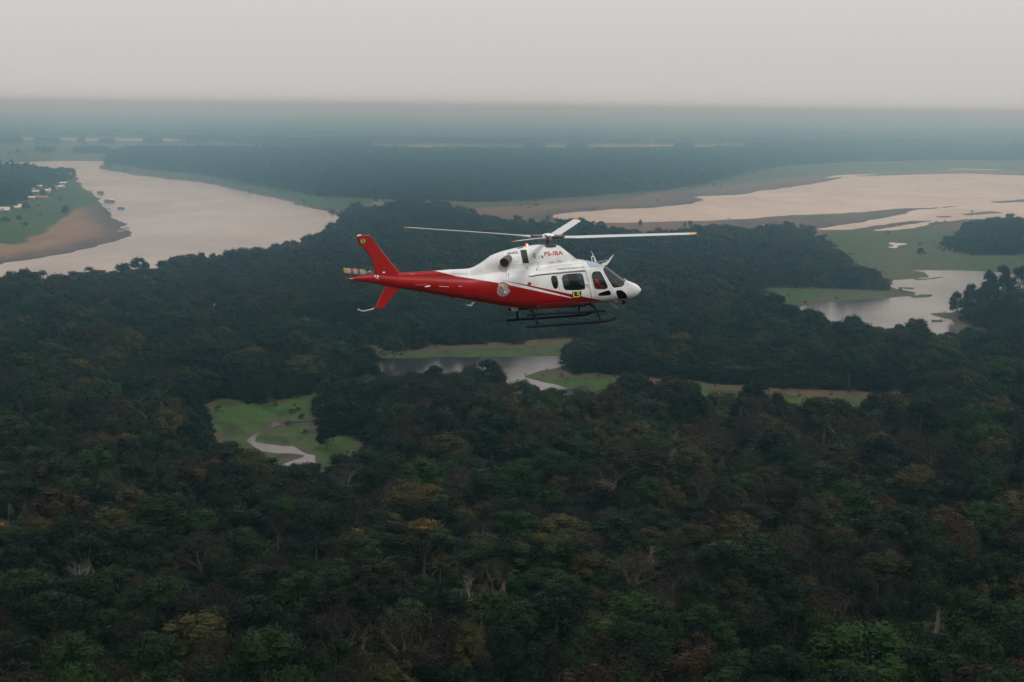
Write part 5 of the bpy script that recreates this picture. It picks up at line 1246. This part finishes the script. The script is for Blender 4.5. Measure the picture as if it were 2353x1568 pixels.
ed = [(0, 1), (1, 2), (2, 3), (3, 4), (4, 5), (2, 6), (6, 7), (7, 8), (8, 9), (2, 10), (10, 11), (11, 12), (12, 13), (0, 14), (14, 15), (15, 16), (16, 17), (0, 18), (18, 19), (19, 20), (20, 21)]
pmn = bpy.data.meshes.new('p'); pmn.from_pydata([s_[0] for s_ in sp], ed, []); po = bpy.data.objects.new('p', pmn); COL.objects.link(po)
md = po.modifiers.new('s', 'SKIN'); md.use_smooth_shade = True
for sv, s_ in zip(pmn.skin_vertices[0].data, sp): sv.radius = (s_[1], s_[1])
pmn.skin_vertices[0].data[0].use_root = True
po.modifiers.new('u', 'SUBSURF').levels = 2
dg = bpy.context.evaluated_depsgraph_get(); dg.update(); bmn = bpy.data.meshes.new_from_object(po.evaluated_get(dg)); bpy.data.objects.remove(po)
bmn.materials.clear(); bmn.materials.append(ORANGE); bmn.materials.append(SKIN)
for p in bmn.polygons:
    c_ = p.center; p.material_index = 1 if (c_.z > hd.z - .12 or (c_.x > hd.x + .34 and hd.z - .52 < c_.z < hd.z - .35)) else 0
pilot = empty('person', HM @ Vector(P3_(-.03, 0, -.62))); pilot.matrix_world = HM.copy()
tag(pilot, 'pilot in an orange flight suit seated at the front side window', 'person')
pb_ = bpy.data.objects.new('body', bmn); COL.objects.link(pb_); pb_.parent = pilot
hv = Geo(); rings = []
for ph in (0, .5, 1.0, 1.45): rings.append([(hd.x + .01 + .112 * math.cos(a) * math.cos(ph) - .01, hd.y + .092 * math.sin(a) * math.cos(ph), hd.z + .055 + .10 * math.sin(ph) - (.05 if (ph == 0 and math.cos(a) < .2) else 0)) for a in np.linspace(0, 6.283, 17)[:-1]])
loft(rings).build('hair', HAIR, pilot, 60)
hs = Geo(); hs.tube([P3_(.0, -.105, -.0), P3_(.0, -.085, -.0)], .04, 10); hs.tube([P3_(.0, .105, -.0), P3_(.0, .085, -.0)], .04, 10); hs.tube([P3_(.0, -.10, .03), P3_(-.0, -.07, .13), P3_(-.0, 0, .165), P3_(0, .07, .13), P3_(.0, .10, .03)], .012, 6); hs.build('headset', DMETAL, pilot)
Geo().tube([P3_(.10, 0, .0), P3_(.125, 0, -.025)], [.012, .02], 6).build('nose', SKIN, pilot)

# ------------------------------------------------------------------ houses and boats along the river
def z4(x, y): return (x * .1367, 367.6 + y * .1367)
TIN = flat('pale_tin_roof', (.62, .62, .60), .5, noise=.15, nscale=.8); RUSTR = flat('rusty_tin_roof', (.30, .20, .15), .7, noise=.3, nscale=.8); CREAM = flat('cream_roof', (.62, .52, .42), .6, noise=.15, nscale=.8)
WALLW = flat('whitewashed_boards', (.50, .49, .46), .8, noise=.15, nscale=1); WALLB = flat('weathered_boards', (.14, .11, .09), .9, noise=.2, nscale=1); WALLR = flat('reddish_boards', (.33, .14, .10), .8, noise=.15, nscale=1); WALLU = flat('blue_grey_boards', (.16, .20, .24), .8, noise=.2, nscale=1)
OPENM = flat('dark_opening', (.02, .02, .02), .8); WOODP = flat('jetty_planks', (.12, .10, .085), .9, noise=.25, nscale=2)
def house(px, py, wid, dep, hh, roof, wall, label, rz=0.0, rise=1.4, base=1.6, cat='house', stilts=.8):
    p = at(px, py, base + stilts); e_ = empty('house', (p.x, p.y, base), rz); tag(e_, label, cat)
    w2, d2 = wid / 2, dep / 2; s_ = stilts
    Geo().box((0, 0, s_ + hh / 2), (wid * .9, dep * .86, hh)).build('wall', wall, e_)
    th = .10; r = Geo()
    for sg in (-1, 1):
        r.add([(-w2, sg * d2, s_ + hh - .1), (w2, sg * d2, s_ + hh - .1), (w2, sg * .001, s_ + hh + rise), (-w2, sg * .001, s_ + hh + rise), (-w2, sg * d2, s_ + hh - .1 + th), (w2, sg * d2, s_ + hh - .1 + th), (w2, sg * .001, s_ + hh + rise + th), (-w2, sg * .001, s_ + hh + rise + th)],
              [(0, 1, 2, 3), (7, 6, 5, 4), (0, 4, 5, 1), (1, 5, 6, 2), (3, 7, 4, 0)])
    r.build('roof', roof, e_)
    gb = Geo()
    for sg in (-1, 1): gb.add([(sg * w2 * .895, -d2 * .85, s_ + hh), (sg * w2 * .895, d2 * .85, s_ + hh), (sg * w2 * .895, 0, s_ + hh + rise * .92)], [(0, 1, 2)])
    gb.build('gable', wall, e_)
    Geo().box((wid * .08, -dep * .432, s_ + .95), (.9, .06, 1.9)).build('door', OPENM, e_)
    for q in (-.3, .3): Geo().box((wid * q, -dep * .432, s_ + 1.4), (1.0, .05, .9)).build('window', OPENM, e_)
    for x_ in (-.42, -.14, .14, .42):
        for y_ in (-.4, .4): Geo().box((wid * x_, dep * y_, (s_ - 1.5) / 2), (.2, .2, s_ + 1.5)).build('stilt', WALLB, e_)
    return e_
for a in ((1065,418,10.5,6,2.4,TIN,WALLB,'long pale roofed house, farthest back by the village wood',.05), (1045,468,7,6,2.2,TIN,WALLW,'small white roofed house just in front of the farthest house',-.2), (985,482,6,5,2.2,CREAM,WALLB,'shed left of the small white roofed house',.2), (930,482,5,5,2.2,RUSTR,WALLB,'dull shed at the left end of the back row of houses',.1),
          (662,470,8,6,2.4,TIN,WALLW,'white roofed house alone at the edge of the trees',.4), (565,518,4.5,4,2,CREAM,WALLB,'little hut left among the trees',0), (905,520,14,6,2.4,RUSTR,WALLB,'long brown roofed house behind the gabled white one',.0), (790,545,10,7,2.6,TIN,WALLW,'white gabled house in the middle of the village',.15),
          (600,560,10,6,2.2,TIN,WALLB,'low white roofed house at the left of the gabled one',-.05), (540,668,8.5,7,2.6,TIN,WALLR,'white roofed house with reddish walls',.05), (690,660,17,6,2.2,RUSTR,WALLB,'long grey rusty roofed building right of the reddish house',.12),
          (308,800,12,6,2.2,CREAM,WALLB,'cream roofed house behind the small white one at the left',.02), (300,828,7.5,5,2,TIN,WALLU,'small white roofed house in front of the cream roofed one',0.05), (55,852,15,7,2.4,CREAM,WALLW,'wide cream roofed house at the left edge',.05), (120,880,6,5,2.2,TIN,WALLU,'little white house in front of the wide one at the left edge',0)):
    x_, y_ = z4(a[0], a[1]); house(x_, y_, *a[2:8], rz=a[8])
hq = house(484, 714, 5, 4.5, 2.2, TIN, WALLW, 'lone white roofed house deep in the middle forest', .35, base=6.2)
def floater(px, py, wid, dep, roof, wall, label, name='floating_house', cat='floating house', rz=0.0):
    p = at(px, py, 0); e_ = empty(name, (p.x, p.y, 0), rz); tag(e_, label, cat)
    Geo().box((0, 0, .05), (wid * 1.15, dep * 1.2, .6)).build('raft', WOODP, e_)
    Geo().box((0, 0, 1.55), (wid * .85, dep * .85, 2.4)).build('wall', wall, e_)
    r = Geo(); w2, d2, h = wid / 2, dep / 2, 2.75
    r.add([(-w2, -d2, h), (w2, -d2, h), (w2, d2, h), (-w2, d2, h), (-w2 * .9, 0, h + 1.0), (w2 * .9, 0, h + 1.0)], [(0, 1, 5, 4), (2, 3, 4, 5), (1, 2, 5), (3, 0, 4), (3, 2, 1, 0)]); r.build('roof', roof, e_)
    for q in (-.25, .22): Geo().box((wid * q, -dep * .43, 1.5), (.9, .05, 1.0)).build('window', OPENM, e_)
    return e_
x_, y_ = z4(1690, 568); floater(x_, y_, 8.5, 7, WALLU, WALLB, 'dark grey floating house moored upstream by the muddy bank')
x_, y_ = z4(1805, 715); floater(x_, y_, 7, 6, WALLU, WALLU, 'blue grey floating house, left of the moored pair')
x_, y_ = z4(1885, 712); floater(x_, y_, 6, 6, TIN, WALLU, 'pale roofed floating house, right of the moored pair')
def riverboat(px, py, ln, label):
    p = at(px, py, 0); e_ = empty('river_boat', (p.x, p.y, 0), .1); tag(e_, label, 'boat')
    rings = []
    for u in np.linspace(-1, 1, 9):
        w = 1.5 * (1 - abs(u) ** 3 * .8); z0 = -.3 + .5 * abs(u) ** 3; rings.append([(u * ln / 2, -w, 1.0 + .3 * u * u), (u * ln / 2, -w * .7, z0), (u * ln / 2, w * .7, z0), (u * ln / 2, w, 1.0 + .3 * u * u)])
    loft(rings).build('hull', WALLU, e_)
    Geo().box((-.2, 0, 1.7), (ln * .7, 2.4, 1.3)).build('cabin', WALLB, e_)
    Geo().box((-.2, 0, 2.45), (ln * .84, 3.0, .16)).build('roof', flat('white_boat_roof', (.75, .75, .75), .5), e_)
    for q in (-.25, 0, .25): Geo().box((ln * q - .2, -1.21, 1.8), (.8, .04, .6)).build('window', OPENM, e_)
    return e_
x_, y_ = z4(2035, 828); riverboat(x_, y_, 8.5, 'white roofed dark river boat lying off the muddy bank')
def canoe(px, py, ln, m, label, rz=0):
    p = at(px, py, 0); e_ = empty('canoe', (p.x, p.y, p.z), rz); tag(e_, label, 'canoe'); rings = []
    for u in np.linspace(-1, 1, 9):
        w = .02 + .55 * (1 - u * u); rings.append([(u * ln / 2, -w, .55 + .25 * u * u), (u * ln / 2, -w * .6, -.1), (u * ln / 2, w * .6, -.1), (u * ln / 2, w, .55 + .25 * u * u), (u * ln / 2, w * .8, .5 + .25 * u * u), (u * ln / 2, -w * .8, .5 + .25 * u * u)])
    loft(rings).build('hull', m, e_)
    for q in (-.2, .2): Geo().box((ln * q, 0, .42), (.25, .8, .05)).build('thwart', WOODP, e_)
    return e_
x_, y_ = z4(2030, 1218); c_ = canoe(x_, y_, 5.5, LWHITE, 'white canoe drawn up on the mud near the bank tip', .1); c_.location.z = 1.0
x_, y_ = z4(1795, 828); canoe(x_, y_, 8, WOODP, 'dark canoe at the waterline below the floating houses', .05)
x_, y_ = z4(2120, 1150); canoe(x_, y_, 6, WOODP, 'dark canoe at the edge of the mud near the bank tip', .05)
canoe(2153, 738, 6.5, WOODP, 'dark canoe by the little jetty on the right lagoon', .1)
p = at(2176, 736, 0); jt = empty('jetty', (p.x, p.y, 0)); tag(jt, 'small wooden jetty reaching into the right lagoon', 'jetty')
Geo().box((0, 0, .55), (9, 1.3, .12)).build('deck', WOODP, jt)
for q in (-4, -1.5, 1.5, 4): Geo().tube([(q, -.6, -1), (q, -.6, 1.2)], .09, 6).build('post', WOODP, jt)

# ------------------------------------------------------------------ haze: one closed box of thin air
hz = Geo().box((0, 0, 64.0), (92000, 92000, 133))
hm = bpy.data.materials.new('haze_air'); hm.use_nodes = True; ht = hm.node_tree; ht.nodes.clear()
ho = N(ht, 'ShaderNodeOutputMaterial'); pv = N(ht, 'ShaderNodeVolumePrincipled')
pv.inputs['Color'].default_value = (*HAZE_COL, 1); pv.inputs['Density'].default_value = HAZE_DENS
pv.inputs['Density Attribute'].default_value = ''; pv.inputs['Temperature Attribute'].default_value = ''; pv.inputs['Color Attribute'].default_value = ''
pv.inputs['Anisotropy'].default_value = 0.95; pv.inputs['Absorption Color'].default_value = (.93, .985, 1, 1)
ht.links.new(pv.outputs[0], ho.inputs['Volume'])
haze = hz.build('haze', hm); tag(haze, 'thin bluish haze', 'haze', kind='stuff')
